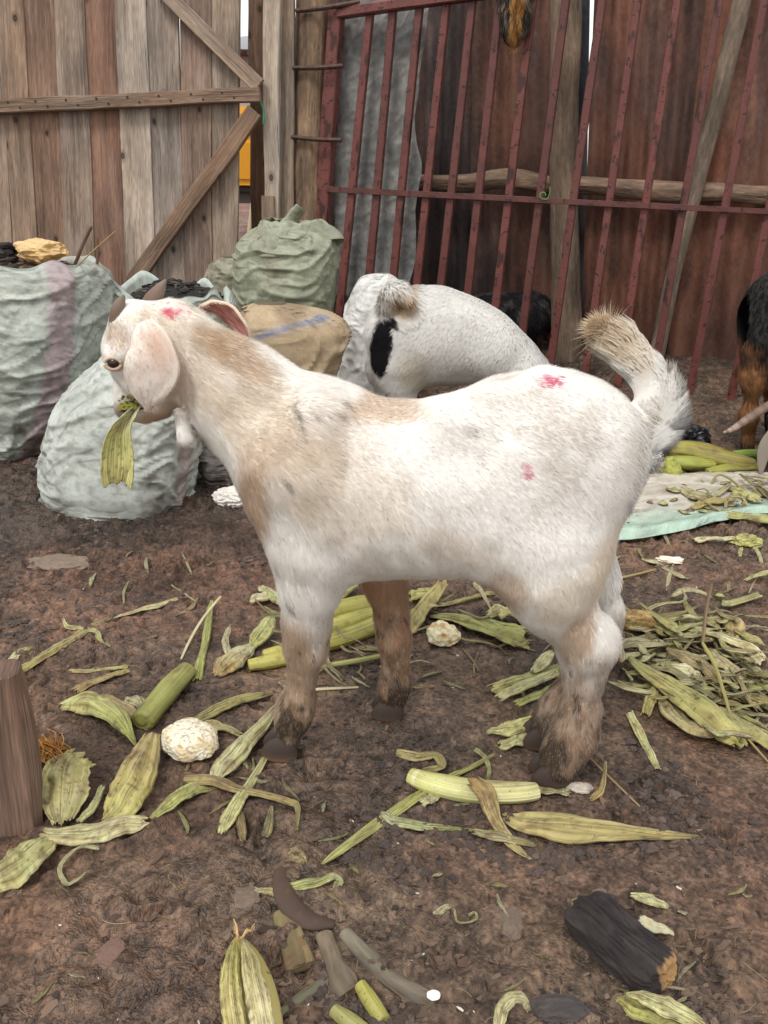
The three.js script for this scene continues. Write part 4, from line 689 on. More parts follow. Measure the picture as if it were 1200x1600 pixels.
  const color = (p, n, hair) => {
    let c = white; const w = 0.25 * fbm(p[0] * 26, p[1] * 26, p[2] * 26, 3);
    const side = p[2] > zc(p[0]);
    for (const s of spots) { const dx = p[0] - s.o[0], dy = -(p[1] - s.o[1]), u = (dx * s.cr + dy * s.sr) / s.rx, v = (-dx * s.sr + dy * s.cr) / s.ry, d = Math.sqrt(u * u + v * v) + w * 1.6; if (d < 1.5) c = mixc(c, s.c, s.k * (1 - ss(s.sharp, 1.25, d))); }
    const front = p[0] < 0.12, y = p[1] + 0.04 * w;
    // legs: tan below the knee, the far front leg rufous all the way up, caked mud above the hooves
    const far = y < 0.34 && p[2] < zc(p[0]) && farFront.some((q, i) => i > 0 && Math.hypot(p[0] - (q[0] + farFront[i - 1][0]) / 2, p[1] - (q[1] + farFront[i - 1][1]) / 2, p[2] - (q[2] + farFront[i - 1][2]) / 2) < 0.05);
    if (p[0] > -0.25 && p[0] < 0.32) {
      if (far) c = mixc(c, rufous, ss(0.30, 0.23, y) * 0.9);
      else c = mixc(c, front ? tan : lin('#b0937a'), ss(front ? 0.235 : 0.21, front ? 0.16 : 0.13, y + 0.07 * n3(p[0] * 30, p[1] * 14, p[2] * 20)) * 0.82);
      const rag = 0.06 * n3(p[0] * 45, p[1] * 22, p[2] * 45) + 0.035 * n3(p[0] * 110, p[1] * 50, p[2] * 110);
      c = mixc(c, brown, 0.7 * ss(0.02, -0.02, y - 0.105 + rag)); c = mixc(c, brown, 0.5 * ss(0.0, 0.3, n3(p[0] * 50, p[1] * 30, p[2] * 50)) * ss(0.25, 0.17, y));
      c = mixc(c, lin('#cdb9a2'), 0.5 * ss(0.1, 0.35, n3(p[0] * 70 + 4, p[1] * 26, p[2] * 70)) * ss(0.03, 0.06, y) * ss(0.24, 0.18, y));
      c = mixc(c, mud, 0.92 * ss(0.012, -0.012, y - 0.062 + rag)); c = mixc(c, mud, 0.75 * ss(0.34, 0.42, n3(p[0] * 85, p[1] * 70, p[2] * 85)) * ss(0.24, 0.17, y));
    }
    for (const s of marks) { if (s.o[2] > -9 && side) { const dx = p[0] - s.o[0], dy = -(p[1] - s.o[1]), u = dx / s.rx, v = dy / s.ry, d = Math.sqrt(u * u + v * v) + 1.2 * n3(p[0] * 160, p[1] * 160, p[2] * 160); if (d < 1) c = mixc(c, s.c, s.k * ss(1, 0.5, d)); } }
    // streaks of dry dung and dark guard hairs
    const st = n3(p[0] * 70 + p[1] * 40, p[1] * 26, p[2] * 30 + 5), zone = ss(-0.1, 0.3, n3(p[0] * 7 + 3, p[1] * 7, p[2] * 7)); if (st > 0.38) c = mixc(c, lin('#7a6d61'), 0.6 * ss(0.38, 0.6, st) * zone); const du = fbm(p[0] * 16 + 9, p[1] * 12, p[2] * 16, 4); c = mixc(c, lin('#b9a896'), 0.22 * ss(0.12, 0.3, du));
    if (hair && isTail(p) && tailDir(p)[0] >= 5 && rnd() < 0.3) c = mixc(c, rnd() < 0.35 ? lin('#5d4a36') : lin('#e6dcc8'), 0.65);
    if (hair && rnd() < 0.010) c = mixc(c, lin('#4a4038'), 0.7);
    if (hair && p[1] < 0.24 && rnd() < 0.4) c = mixc(c, rnd() < 0.4 ? mud : rnd() < 0.5 ? tan : white, rr(0.1, 0.5) * ss(0.25, 0.15, p[1]));
    return c;
  };
  const headX = A(300, 560)[0], tailY = A(1000, 655)[1], T = tl.map(t => t.slice(0, 3));
  const tailDir = p => { let best = 9, bi = 0; for (let i = 0; i < T.length; i++) { const d = Math.hypot(p[0] - T[i][0], p[1] - T[i][1], p[2] - T[i][2]); if (d < best) { best = d; bi = i; } } return [bi, best]; };
  const tx0 = A(998, 700)[0], ty0 = A(1000, 730)[1]; const isTail = p => { if (p[0] < A(930, 560)[0]) return false; const d = tailDir(p); return d[1] < 0.034 && d[0] > 0 && (p[0] > tx0 || d[0] > 3) || (p[0] > tx0 && p[1] > ty0); };
  const flow = (p, n) => {
    if (isTail(p)) { const [i] = tailDir(p), a = T[Math.max(0, i - 1)], b = T[Math.min(T.length - 1, i + 1)], ox = n[0] * 0.8 - n[1] * 0.35, outer = ss(-0.1, 0.5, ox) * (i < 5 ? 1 : 0), tip = i >= 6; return [(b[0] - a[0]) * 22, (b[1] - a[1]) * 22 - 0.15 * outer, (b[2] - a[2]) * 22, tip ? 0.2 : i >= 4 ? 0.16 : 0.12 + 0.7 * outer, 0.1]; }
    if (p[0] < headX) return [0.6, -0.35 - 0.3, 0, 0.22];
    if (p[1] < 0.25 && p[0] > -0.25) return [0.15, -1, 0, 0.3];
    const k = ss(0.3, 0.46, p[1]); return [lerp(0.35, 0.9, k), lerp(-0.9, -0.45, k), 0, 0.26];
  };
  const len = (p, n) => { if (isTail(p)) { const [i] = tailDir(p), outer = ss(-0.1, 0.5, n[0] * 0.8 - n[1] * 0.35); return i < 2 ? 0.010 + 0.010 * outer : i < 5 ? 0.009 + 0.016 * outer : i < 6 ? 0.026 : 0.042; } if (p[0] < A(230, 560)[0]) return 0.006; if (p[0] < headX) return 0.009; if (p[1] < 0.25) return lerp(0.0075, 0.011, ss(0.06, 0.14, p[1])); const rump = ss(A(900, 700)[0], A(1000, 700)[0], p[0]); const neckTop = p[0] < A(540, 600)[0] ? 0.004 : 0; return 0.0088 + 0.006 * rump + neckTop; };
  const keep = p => (p[2] > zc(p[0]) - 0.05 ? 1 : 0.45) * (isTail(p) ? 3 : 1) * (p[0] < headX ? 1.6 : 1);
  const fur = furGeo(m, 360000, { len, flow, color, keep, upn: p => isTail(p) ? 0.6 : 0, width: 0.00040, lift: 0.22, jit: 0.19 });
  const parts = [['body', bodyGeo(m, color), M.skin, [['fur', fur, M.fur, null, { kind: 'stuff' }]]]];
  // hooves: two claws each
  hoofs.forEach((h, i) => {
    for (const s of [-1, 1]) {
      const r = [0.021, 0.020, 0.022, 0.021][i], gx = [-0.004, -0.004, -0.004, -0.002][i];
      const claw = new THREE.SphereGeometry(1, 16, 12), q = claw.attributes.position, cc = [];
      for (let k = 0; k < q.count; k++) { let x = q.getX(k), y = q.getY(k), z = q.getZ(k); if (y < -0.35) y = -0.35 - (y + 0.35) * 0.05; x = x < 0 ? x * 1.45 * (1 - 0.25 * Math.max(0, y)) : x; q.setXYZ(k, h.x + gx + x * r, h.y + 0.009 + y * r * 1.25 + 0.001, h.z + s * r * 0.56 + z * r * 0.55); cc.push(...mixc(lin('#3b2f28'), lin('#8a6a50'), ss(0.1, -0.25, y) * (i === 0 ? 0.7 : 0.25))); }
      claw.setAttribute('color', new THREE.Float32BufferAttribute(cc, 3)); claw.computeVertexNormals(); parts.push(['hoof', claw, M.soft]);
    }
  });
  // ears: broad hanging leaves with a rolled rim
  const earGeo = (mid, halfW, nrm, cup, inner, outer, cupPow = 1) => {
    // mid: list of points along the ear, halfW: half widths (m), nrm: outward direction
    const C = catmull(mid.map((p, i) => [...p, halfW[i][0], halfW[i][1]]), 40);
    const f = (u, v) => { const c = C[Math.round(v * 40)], a = C[Math.max(0, Math.round(v * 40) - 1)], b = C[Math.min(40, Math.round(v * 40) + 1)]; const t = V(b[0] - a[0], b[1] - a[1], b[2] - a[2]).normalize(), N = nrm.clone().addScaledVector(t, -nrm.dot(t)).normalize(), sd = t.clone().cross(N).normalize(); const k = u * 2 - 1, w = k < 0 ? c[3] : c[4]; return V(c[0], c[1], c[2]).addScaledVector(sd, k * w).addScaledVector(N, cup * (1 - Math.pow(Math.abs(k), 2)) * Math.min(1, 8 * w) * 1 + 0.0015 * n3(u * 5, v * 5, 3)); };
    return slab(f, 30, 40, 0.0038, (u, v, frontSide) => { const rim = ss(0.86, 1, Math.abs(u * 2 - 1)); const c = frontSide ? outer(u, v) : inner(u, v); return mixc(c, lin('#dccdb4'), rim * 0.6); });
  };
  const outerC = (u, v) => { let c = mixc(lin('#e6ddd3'), lin('#d6c2b4'), 0.5 * ss(0.05, 0.3, fbm(u * 3, v * 4, 2, 3) + (v < 0.55 ? 0.12 : 0))); c = mixc(c, lin('#b98f74'), 0.75 * Math.exp(-Math.pow((u - 0.35) * 3.4, 2) - Math.pow((v - 0.33) * 5, 2))); const vn = Math.abs(n3(u * 5 + v * 2, v * 3.5, 12)); if (vn < 0.035) c = mixc(c, lin('#c9a294'), 0.4); if (n3(u * 42, v * 60, 8) > 0.5) c = mixc(c, lin('#7d6a60'), 0.5); return c; };
  const innerC = (u, v) => mixc(lin('#c58e86'), lin('#a9655f'), ss(-0.2, 0.3, fbm(u * 4, v * 4, 6, 3)));
  const zE = 0.060, E = (x, y, dz) => A(x, y, dz), em = 1.0 / FPX * 0.98;
  const ear1 = earGeo([E(228, 503, 0.046), E(231, 520, 0.055), E(236, 545, 0.064), E(236, 572, 0.068), E(234, 600, 0.066), E(232, 622, 0.061), E(231, 638, 0.055)], [[10, 14], [22, 25], [33, 33], [41, 37], [32, 37], [16, 27], [3, 4]].map(w => [w[0] * em, w[1] * em]), V(-0.12, 0.1, 1), 0.013, innerC, outerC);
  const ear2 = earGeo([E(312, 482, -0.055), E(326, 478, -0.066), E(345, 484, -0.074), E(362, 497, -0.076), E(378, 514, -0.074), E(391, 533, -0.07)], [[8, 8], [14, 14], [16, 20], [17, 21], [12, 16], [2, 2]].map(w => [w[0] * em, w[1] * em]), V(0.35, 0.5, -0.8), 0.012, innerC, (u, v) => mixc(lin('#e3d8cb'), cream, 0.4));
  const earFur = (g, n, col, fl) => furGeo({ pos: g.attributes.position.array, idx: g.index.array, nor: g.attributes.normal.array }, n, { len: () => 0.0055, flow: () => fl, color: col, width: 0.0003, lift: 0.15, jit: 0.3 });
  const earHair = () => { const k = rnd(); return k < 0.5 ? lin('#ddd0c2') : k < 0.8 ? lin('#cdb8a6') : k < 0.95 ? lin('#eee6da') : lin('#8a7260'); };
  parts.push(['ear', ear1, M.skin, [['fur', earFur(ear1, 5000, earHair, [0.1, -1, 0]), M.fur, null, { kind: 'stuff' }]]]); parts.push(['ear', ear2, M.skin, [['fur', earFur(ear2, 2200, earHair, [0.7, -0.6, 0]), M.fur, null, { kind: 'stuff' }]]]);
  // horns
  const horn = pts => tube(pts.map(([x, y, dz, r]) => [...A(x, y, dz), r]), { n: 22, seg: 14, rough: 0.18, freq: 60, color: (u) => mixc(lin('#6a5448'), lin('#7d6c60'), ss(0.2, 0.9, u)) });
  parts.push(['horn', horn([[190, 512, 0.018, 0.0125], [187, 497, 0.021, 0.0112], [186, 484, 0.023, 0.0088], [189, 472, 0.024, 0.0058], [194, 461, 0.025, 0.0014]]), M.soft]);
  parts.push(['horn', horn([[234, 484, -0.028, 0.0125], [239, 469, -0.03, 0.0112], [246, 457, -0.032, 0.0085], [253, 446, -0.033, 0.0052], [259, 437, -0.033, 0.0014]]), M.soft]);
  // eye with lids
  const eye = new THREE.SphereGeometry(0.0078, 20, 14), eo = A(178.5, 567, 0.0385); eye.translate(...eo); { const cc = []; for (let i = 0; i < eye.attributes.position.count; i++) cc.push(...lin('#2a1c14')); eye.setAttribute('color', new THREE.Float32BufferAttribute(cc, 3)); }
  const lid = tube(Array.from({ length: 9 }, (_, i) => { const a = Math.PI * (0.0 + i / 8 * 1.0); return [eo[0] + Math.cos(a) * 0.0095, eo[1] + Math.sin(a) * 0.006 + 0.001, eo[2] + 0.004, 0.0026]; }), { n: 20, seg: 8, color: () => lin('#cdb9a4') });
  const lid2 = tube(Array.from({ length: 9 }, (_, i) => { const a = -Math.PI * (i / 8); return [eo[0] + Math.cos(a) * 0.0095, eo[1] + Math.sin(a) * 0.0055 - 0.001, eo[2] + 0.005, 0.0022]; }), { n: 20, seg: 8, color: () => lin('#b9a28e') });
  parts.push(['eye', eye, M.gloss, [['eyelid', lid, M.skin], ['eyelid', lid2, M.skin]]]);
  const nost = tube([[...A(189, 634, 0.019), 0.002], [...A(194, 640, 0.021), 0.0034], [...A(200, 642, 0.02), 0.0018]], { n: 8, seg: 7, color: () => lin('#4a3028') });
  parts.push(['nostril', nost, M.soft]);
  const mouth = tube([[...A(196, 650, 0.016), 0.0012], [...A(212, 641, 0.021), 0.0016], [...A(232, 636, 0.02), 0.001]], { n: 10, seg: 6, color: () => lin('#4d3a2e') });
  parts.push(['mouth', mouth, M.soft]);
  thing('white_goat', 'young white goat with cream patches and stubby horns, eating a husk', 'goat', parts);
  // the husk in its mouth
  const hp = [[213, 636, 0.03], [204, 648, 0.036], [192, 664, 0.038], [187, 685, 0.038], [186, 710, 0.036], [186, 735, 0.034], [185, 756, 0.032]], hw = [6, 10, 14, 20, 24, 25, 22];
  const C = catmull(hp.map((p, i) => [...A(...p), hw[i] * em]), 40);
  const hk = slab((u, v) => { const c = C[Math.round(v * 40)], k = u * 2 - 1; const end = v > 0.9 ? 0.012 * (Math.abs(n3(u * 6, 3, 1)) + (Math.abs(u - 0.6) < 0.09 ? -0.35 : 0)) * (v - 0.9) * 10 : 0; return V(c[0] + k * c[3] + 0.001 * n3(v * 8, u, 3), c[1] - end, c[2] + 0.011 * (k * k - 0.5) + 0.003 * n3(v * 5, k * 2, 5)); }, 16, 40, 0.0012, (u, v) => { const k = 0.5 + 0.5 * Math.sin(u * 40); let c = mixc(lin('#f0efa8'), lin('#f2f1d8'), ss(0.6, 0.1, v) * 0.7 + 0.15 * k); if (n3(u * 12, v * 30, 3) > 0.42) c = mixc(c, lin('#6b6a35'), 0.6); if (v < 0.16) c = mixc(lin('#a9b99a'), c, v / 0.16); return c; });
  thing('husk_leaf', 'yellow green husk leaf hanging from the white goat\'s mouth', 'husk', [['h', hk, M.husk]]);
  { // chewed green bits on the muzzle
    const a = A(200, 628, 0.026); thing('chewed_bits', 'chewed green bits stuck on the eating goat\'s muzzle', 'bits', [['c', lumps(a[0], a[1] - 0.004, a[2] + 0.002, 0.013, 0.006, 40, 0.0022, ['#7d7a30', '#9a8f3c', '#5e5a2a'].map(lin), 0.008), M.matte]], null, { kind: 'stuff' }); }
}
// ------------------------------------------------------------------ the white goat behind, with a black patch
{
  const Z = -2.28, zc = () => Z, s = depthOf(onZ(700, 520, Z)) / FPX;
  const A = (px, py, dz = 0) => { const p = onZ(px, py, Z + dz); return [p.x, p.y, p.z]; };
  const trunk = trunkField([[592, 495, 560, 0.05], [602, 468, 590, 0.085], [625, 450, 602, 0.11], [660, 444, 605, 0.125], [700, 449, 600, 0.13], [740, 466, 598, 0.128], [780, 488, 604, 0.12], [808, 514, 606, 0.10], [828, 536, 612, 0.08], [842, 562, 618, 0.055]], zc, 0.95);
  const bones = [], B = (a, b, ra, rb, q = 1, k = 0.04) => bones.push([a, b, ra, rb, q, k]);
  B(A(815, 585), A(838, 640), 0.065, 0.05, 0.8, 0.05); B(A(838, 640), A(862, 685), 0.05, 0.028, 0.9, 0.04);
  const g = (x, dz) => { const p = onZ(x, 600, Z + dz); return [p.x, groundH(p.x, Z + dz) + 0.012, Z + dz]; };
  const leg = (x, dz, r, y0) => { const top = A(x, y0, dz), ft = g(x, dz), kn = [top[0] + 0.012, (top[1] + ft[1]) / 2, Z + dz]; B(top, kn, r, r * 0.5); B(kn, ft, r * 0.5, r * 0.42); };
  B(A(612, 520, 0.06), A(618, 580, 0.062), 0.07, 0.05, 0.7, 0.05); B(A(604, 520, -0.03), A(601, 575, -0.02), 0.045, 0.034, 0.8, 0.03);
  leg(625, 0.06, 0.055, 570); leg(600, -0.03, 0.045, 570); leg(815, 0.06, 0.05, 590); leg(800, -0.06, 0.05, 590);
  const tl = [[612, 492, 0.018], [604, 474, 0.018], [610, 458, 0.018], [622, 456, 0.018], [634, 466, 0.013]].map(([x, y, r], i) => [...A(x, y, 0.075 + 0.012 * i), r]);
  for (let i = 0; i < 4; i++) B(tl[i].slice(0, 3), tl[i + 1].slice(0, 3), tl[i][3], tl[i + 1][3], 1, 0.012);
  const field = p => { let d = trunk(p); for (const b of bones) { const c = cone(p, b[0], b[1], b[2], b[3], b[4]); if (c < d + b[5] * 1.01) d = smin(d, c, b[5]); } return d + 0.004 * n3(p[0] * 12, p[1] * 12, p[2] * 12); };
  const m = meshField(field, [A(570, 500)[0], -0.03, Z - 0.22], [A(945, 600)[0], A(650, 425)[1], Z + 0.24], 0.0085);
  const white = lin('#f0eeea'), black = lin('#1c1b1f'), o = A(600, 528), t = A(622, 466), bl = A(700, 590);
  const color = (p, n, hair) => {
    let c = mixc(white, lin('#cfc8bf'), 0.35 * ss(0, 0.35, fbm(p[0] * 9, p[1] * 9, p[2] * 9, 4)));
    const w = 0.35 * fbm(p[0] * 22, p[1] * 22, p[2] * 22, 3), e = (c0, rx, ry) => Math.hypot((p[0] - c0[0]) / (rx * s), (p[1] - c0[1]) / (ry * s)) + w;
    c = mixc(c, lin('#c8a878'), 0.75 * (1 - ss(0.5, 1.15, e(t, 26, 24)))); c = mixc(c, lin('#b5a17e'), 0.5 * (1 - ss(0.4, 1.2, e(bl, 60, 14)))); c = mixc(c, lin('#cdbd9c'), 0.5 * (1 - ss(0.3, 1.2, e(A(650, 560), 30, 40))));
    const bx = p[0] - 0.12 * (p[1] - o[1]); const eb = Math.hypot((bx - o[0] - 0.002) / (19 * s), (p[1] - o[1]) / (46 * s)) + 0.5 * w + 0.14 * n3(p[0] * 60, p[1] * 30, p[2] * 60); c = mixc(c, black, 1 - ss(0.82, 1.0, eb));
    const sp = n3(p[0] * 60, p[1] * 90, p[2] * 60), zn = ss(A(740, 500)[0], A(800, 500)[0], p[0]) * 0.8 + 0.2; if (sp > 0.5) c = mixc(c, lin('#6c6763'), 0.45 * zn); return c;
  };
  const tc = t; const isT = p => Math.hypot(p[0] - tc[0], p[1] - tc[1]) < 0.06 && p[2] > Z;
  const fur = furGeo(m, 80000, { len: p => isT(p) ? 0.028 : 0.022, flow: (p, n) => isT(p) ? [0.6, -0.5, 0.2, 0.5] : [-0.5, -0.75, 0, 0.3], color, keep: p => p[2] > Z - 0.06 && p[1] > 0.2 ? 1 : 0.15, width: 0.0011, jit: 0.24 });
  thing('white_goat', 'white goat with a black rump patch and curled tail by the white sack', 'goat', [['body', bodyGeo(m, color), M.skin, [['fur', fur, M.fur, null, { kind: 'stuff' }]]]]);
}
// ------------------------------------------------------------------ dark grey goat lying behind the red bars
{
  const c0 = onGate(790, 478, -0.20), Z = c0.z, gh = groundH(c0.x, Z), s = depthOf(c0) / FPX, top = onZ(790, 453, Z).y;
  const bones = [], B = (a, b, ra, rb) => bones.push([a, b, ra, rb]); const dx = x => c0.x + (x - 790) * s;
  const R = 0.085, y = top - R; B([dx(758), y - 0.02, Z], [dx(830), y - 0.012, Z - 0.04], R * 0.95, R); B([dx(830), y - 0.01, Z - 0.03], [dx(872), y - 0.03, Z - 0.03], 0.06, 0.045);
  for (const [x, dz] of [[757, 0.03], [765, -0.05], [828, 0.0], [836, -0.08]]) B([dx(x), y - 0.03, Z + dz], [dx(x) + 0.005, gh + 0.01, Z + dz], 0.045, 0.018);
  const field = p => { let d = 9; for (const b of bones) d = smin(d, cone(p, b[0], b[1], b[2], b[3]), 0.04); return d + 0.006 * n3(p[0] * 14, p[1] * 14, p[2] * 14); };
  const m = meshField(field, [dx(715), gh - 0.02, Z - 0.2], [dx(905), top + 0.04, Z + 0.15], 0.011), col = (p) => mixc(lin('#2c2a2b'), lin('#6d6a6a'), ss(0.0, 0.4, fbm(p[0] * 30, p[1] * 12, p[2] * 30, 3)));
  thing('dark_goat', 'dark grey shaggy goat behind the red bars', 'goat', [['body', bodyGeo(m, col), M.skin, [['fur', furGeo(m, 12000, { len: () => 0.035, flow: () => [0.5, -0.8, 0.1, 0.35], color: col, width: 0.0014 }), M.fur, null, { kind: 'stuff' }]]]]);
}
// ------------------------------------------------------------------ black and tan goat at the feeding mat, mostly out of frame
{
  const ft = onG(1166, 712), Z = ft.z, s = depthOf(ft) / FPX, A = (x, y, dz = 0) => { const p = onZ(x, y, Z + dz); return [p.x, p.y, p.z]; };
  const bones = [], B = (a, b, ra, rb, q = 1) => bones.push([a, b, ra, rb, q]);
  B(A(1232, 500), A(1420, 490, -0.02), 0.135, 0.15, 0.8); B(A(1216, 470, 0), A(1206, 530, 0.02), 0.07, 0.066, 0.8);
  B(A(1196, 540, 0.03), A(1176, 590, 0.03), 0.05, 0.027); B(A(1176, 590, 0.03), A(1170, 650, 0.02), 0.025, 0.018); B(A(1170, 650, 0.02), [ft.x, ft.y + 0.012, ft.z], 0.017, 0.021);
  const f2 = onG(1203, 690); B(A(1222, 545, -0.08), A(1204, 600, -0.08), 0.045, 0.024); B(A(1204, 600, -0.08), [f2.x, f2.y + 0.012, f2.z], 0.019, 0.019);
  for (const [x, dz] of [[1400, 0.04], [1430, -0.06]]) { const p = A(x, 540, dz); B(p, [p[0], groundH(p[0], p[2]) + 0.01, p[2]], 0.06, 0.022); }
  B(A(1420, 470), A(1500, 420), 0.09, 0.06); B(A(1500, 420), A(1555, 440), 0.055, 0.03);
  const field = p => { let d = 9; for (const b of bones) d = smin(d, cone(p, b[0], b[1], b[2], b[3], b[4]), 0.05); return d + 0.004 * n3(p[0] * 14, p[1] * 14, p[2] * 14); };
  const m = meshField(field, [A(1135, 600)[0], -0.03, Z - 0.26], [A(1600, 500)[0], A(1300, 360)[1], Z + 0.2], 0.011);
  const yb = A(1180, 560)[1], col = (p) => { const w = 0.16 * fbm(p[0] * 14, p[1] * 14, p[2] * 14, 3); let c = lin('#1d1a1a'); const legX = p[0] < A(1240, 560)[0]; if (legX) c = mixc(c, mixc(lin('#8a5f3c'), lin('#4b3829'), ss(0.0, 0.4, fbm(p[0] * 25, p[1] * 14, 2, 3))), ss(yb + w + 0.05, yb + w - 0.05, p[1])); if (legX && p[1] < A(1180, 690)[1]) c = lin('#4a382d'); const st = n3(p[0] * 40, p[1] * 5, 4); if (p[1] > yb && st > 0.5) c = lin('#8a8682'); return c; };
  thing('black_goat', 'black goat with tan legs standing behind the feeding mat', 'goat', [['body', bodyGeo(m, col), M.skin, [['fur', furGeo(m, 26000, { len: () => 0.016, flow: () => [0.4, -0.9, 0, 0.25], color: col, width: 0.0011 }), M.fur, null, { kind: 'stuff' }]]]]);
}
// ------------------------------------------------------------------ horned head reaching in to the feeding mat
{
  const b0 = onG(1196, 735), Z = b0.z + 0.02, A = (x, y, dz = 0) => { const p = onZ(x, y, Z + dz); return [p.x, p.y, p.z]; };
  const bones = [], B = (a, b, ra, rb, q = 1) => bones.push([a, b, ra, rb, q]);
  B(A(1232, 655), A(1216, 712), 0.052, 0.03); B(A(1245, 660), A(1330, 640), 0.05, 0.085); B(A(1330, 640), A(1480, 600), 0.11, 0.13);
  for (const x of [1340, 1470]) for (const dz of [-0.06, 0.06]) { const p = A(x, 640, dz); B(p, [p[0], groundH(p[0], p[2]) + 0.01, p[2]], 0.05, 0.02); }
  const field = p => { let d = 9; for (const b of bones) d = smin(d, cone(p, b[0], b[1], b[2], b[3], b[4]), 0.04); return d; };
  const m = meshField(field, [A(1165, 700)[0], -0.03, Z - 0.2], [A(1600, 650)[0], A(1300, 480)[1], Z + 0.2], 0.011);
  const col = p => mixc(lin('#2a2423'), lin('#b5aca4'), ss(0.12, 0.2, fbm(p[0] * 9, p[1] * 9, p[2] * 9, 3)));
  const horn = tube([[1222, 626, 0.020], [1196, 637, 0.0155], [1168, 655, 0.013], [1145, 670, 0.0095], [1130, 676, 0.004]].map(([x, y, r]) => [...A(x, y, 0.03), r]), { n: 30, seg: 14, rough: 0.16, freq: 30, flat: 0.8, color: u => mulc(mixc(mixc(lin('#6f5b50'), lin('#a48f80'), ss(0.1, 0.9, u)), lin('#5d4638'), 0.6 * ss(0, 0.3, n3(u * 14, 2, 7))), 1 + 0.07 * Math.sin(u * 60 + 5 * n3(u * 5, 1, 1))) });
  const ear = tube([[1204, 672, 0.006], [1196, 694, 0.017], [1192, 716, 0.016], [1189, 740, 0.005]].map(([x, y, r]) => [...A(x, y, 0.05), r]), { n: 14, seg: 12, flat: 0.3, flatDir: V(0, 0, 1), color: () => lin('#8d8478') });
  thing('horned_goat', 'dark goat with a long pale horn lowering its head to the feeding mat', 'goat', [['body', bodyGeo(m, col), M.skin, [['fur', furGeo(m, 9000, { len: () => 0.014, flow: () => [-0.4, -0.9, 0, 0.25], color: col, width: 0.001 }), M.fur, null, { kind: 'stuff' }]]], ['horn', horn, M.soft], ['ear', ear, M.skin]]);
}
{ // furry tail hung over the gate top
  const Zo = 0.05, A = (x, y, d = 0) => { const p = onGate(x, y, Zo + d); return [p.x, p.y, p.z]; };
  const bones = [[A(812, -60), A(806, 10), 0.02, 0.045], [A(806, 10), A(804, 40), 0.045, 0.036], [A(804, 40), A(800, 66), 0.034, 0.006]];
  const field = p => { let d = 9; for (const b of bones) d = smin(d, cone(p, b[0], b[1], b[2], b[3], 0.5), 0.02); return d; };
  const lo = A(770, 90), hi = A(840, -90), m = meshField(field, [lo[0], lo[1], Math.min(lo[2], hi[2]) - 0.12], [hi[0], hi[1], Math.max(lo[2], hi[2]) + 0.12], 0.007);
  const cx = A(806, 20)[0], col = p => { const d = Math.abs(p[0] - cx) + 0.02 * fbm(p[0] * 40, p[1] * 20, 1, 3); const y = p[1]; return d > 0.022 ? mixc(lin('#3b322d'), lin('#8a7b6c'), ss(-0.2, 0.3, n3(p[0] * 90, p[1] * 20, 2))) : mixc(lin('#b98a52'), lin('#7d5630'), ss(-0.1, 0.3, n3(p[0] * 60, p[1] * 18, 4))); };
  thing('hanging_pelt', 'brown furry pelt hung over the top of the red gate', 'pelt', [['hide', bodyGeo(m, col), M.skin, [['fur', furGeo(m, 6000, { len: () => 0.03, flow: () => [0, -1, 0, 0.3], color: col, width: 0.0012 }), M.fur, null, { kind: 'stuff' }]]]]);
}
// ------------------------------------------------------------------ corn husks, stalks and scraps on the ground
const proj = p => { const q = p.clone().project(camera); return [(q.x + 1) * 600, (1 - q.y) * 800]; };
const pxAlong = (p, d) => { const a = proj(p), b = proj(p.clone().addScaledVector(d, 0.01)); return Math.hypot(a[0] - b[0], a[1] - b[1]) * 100; };
const UP = V(0, 1, 0);
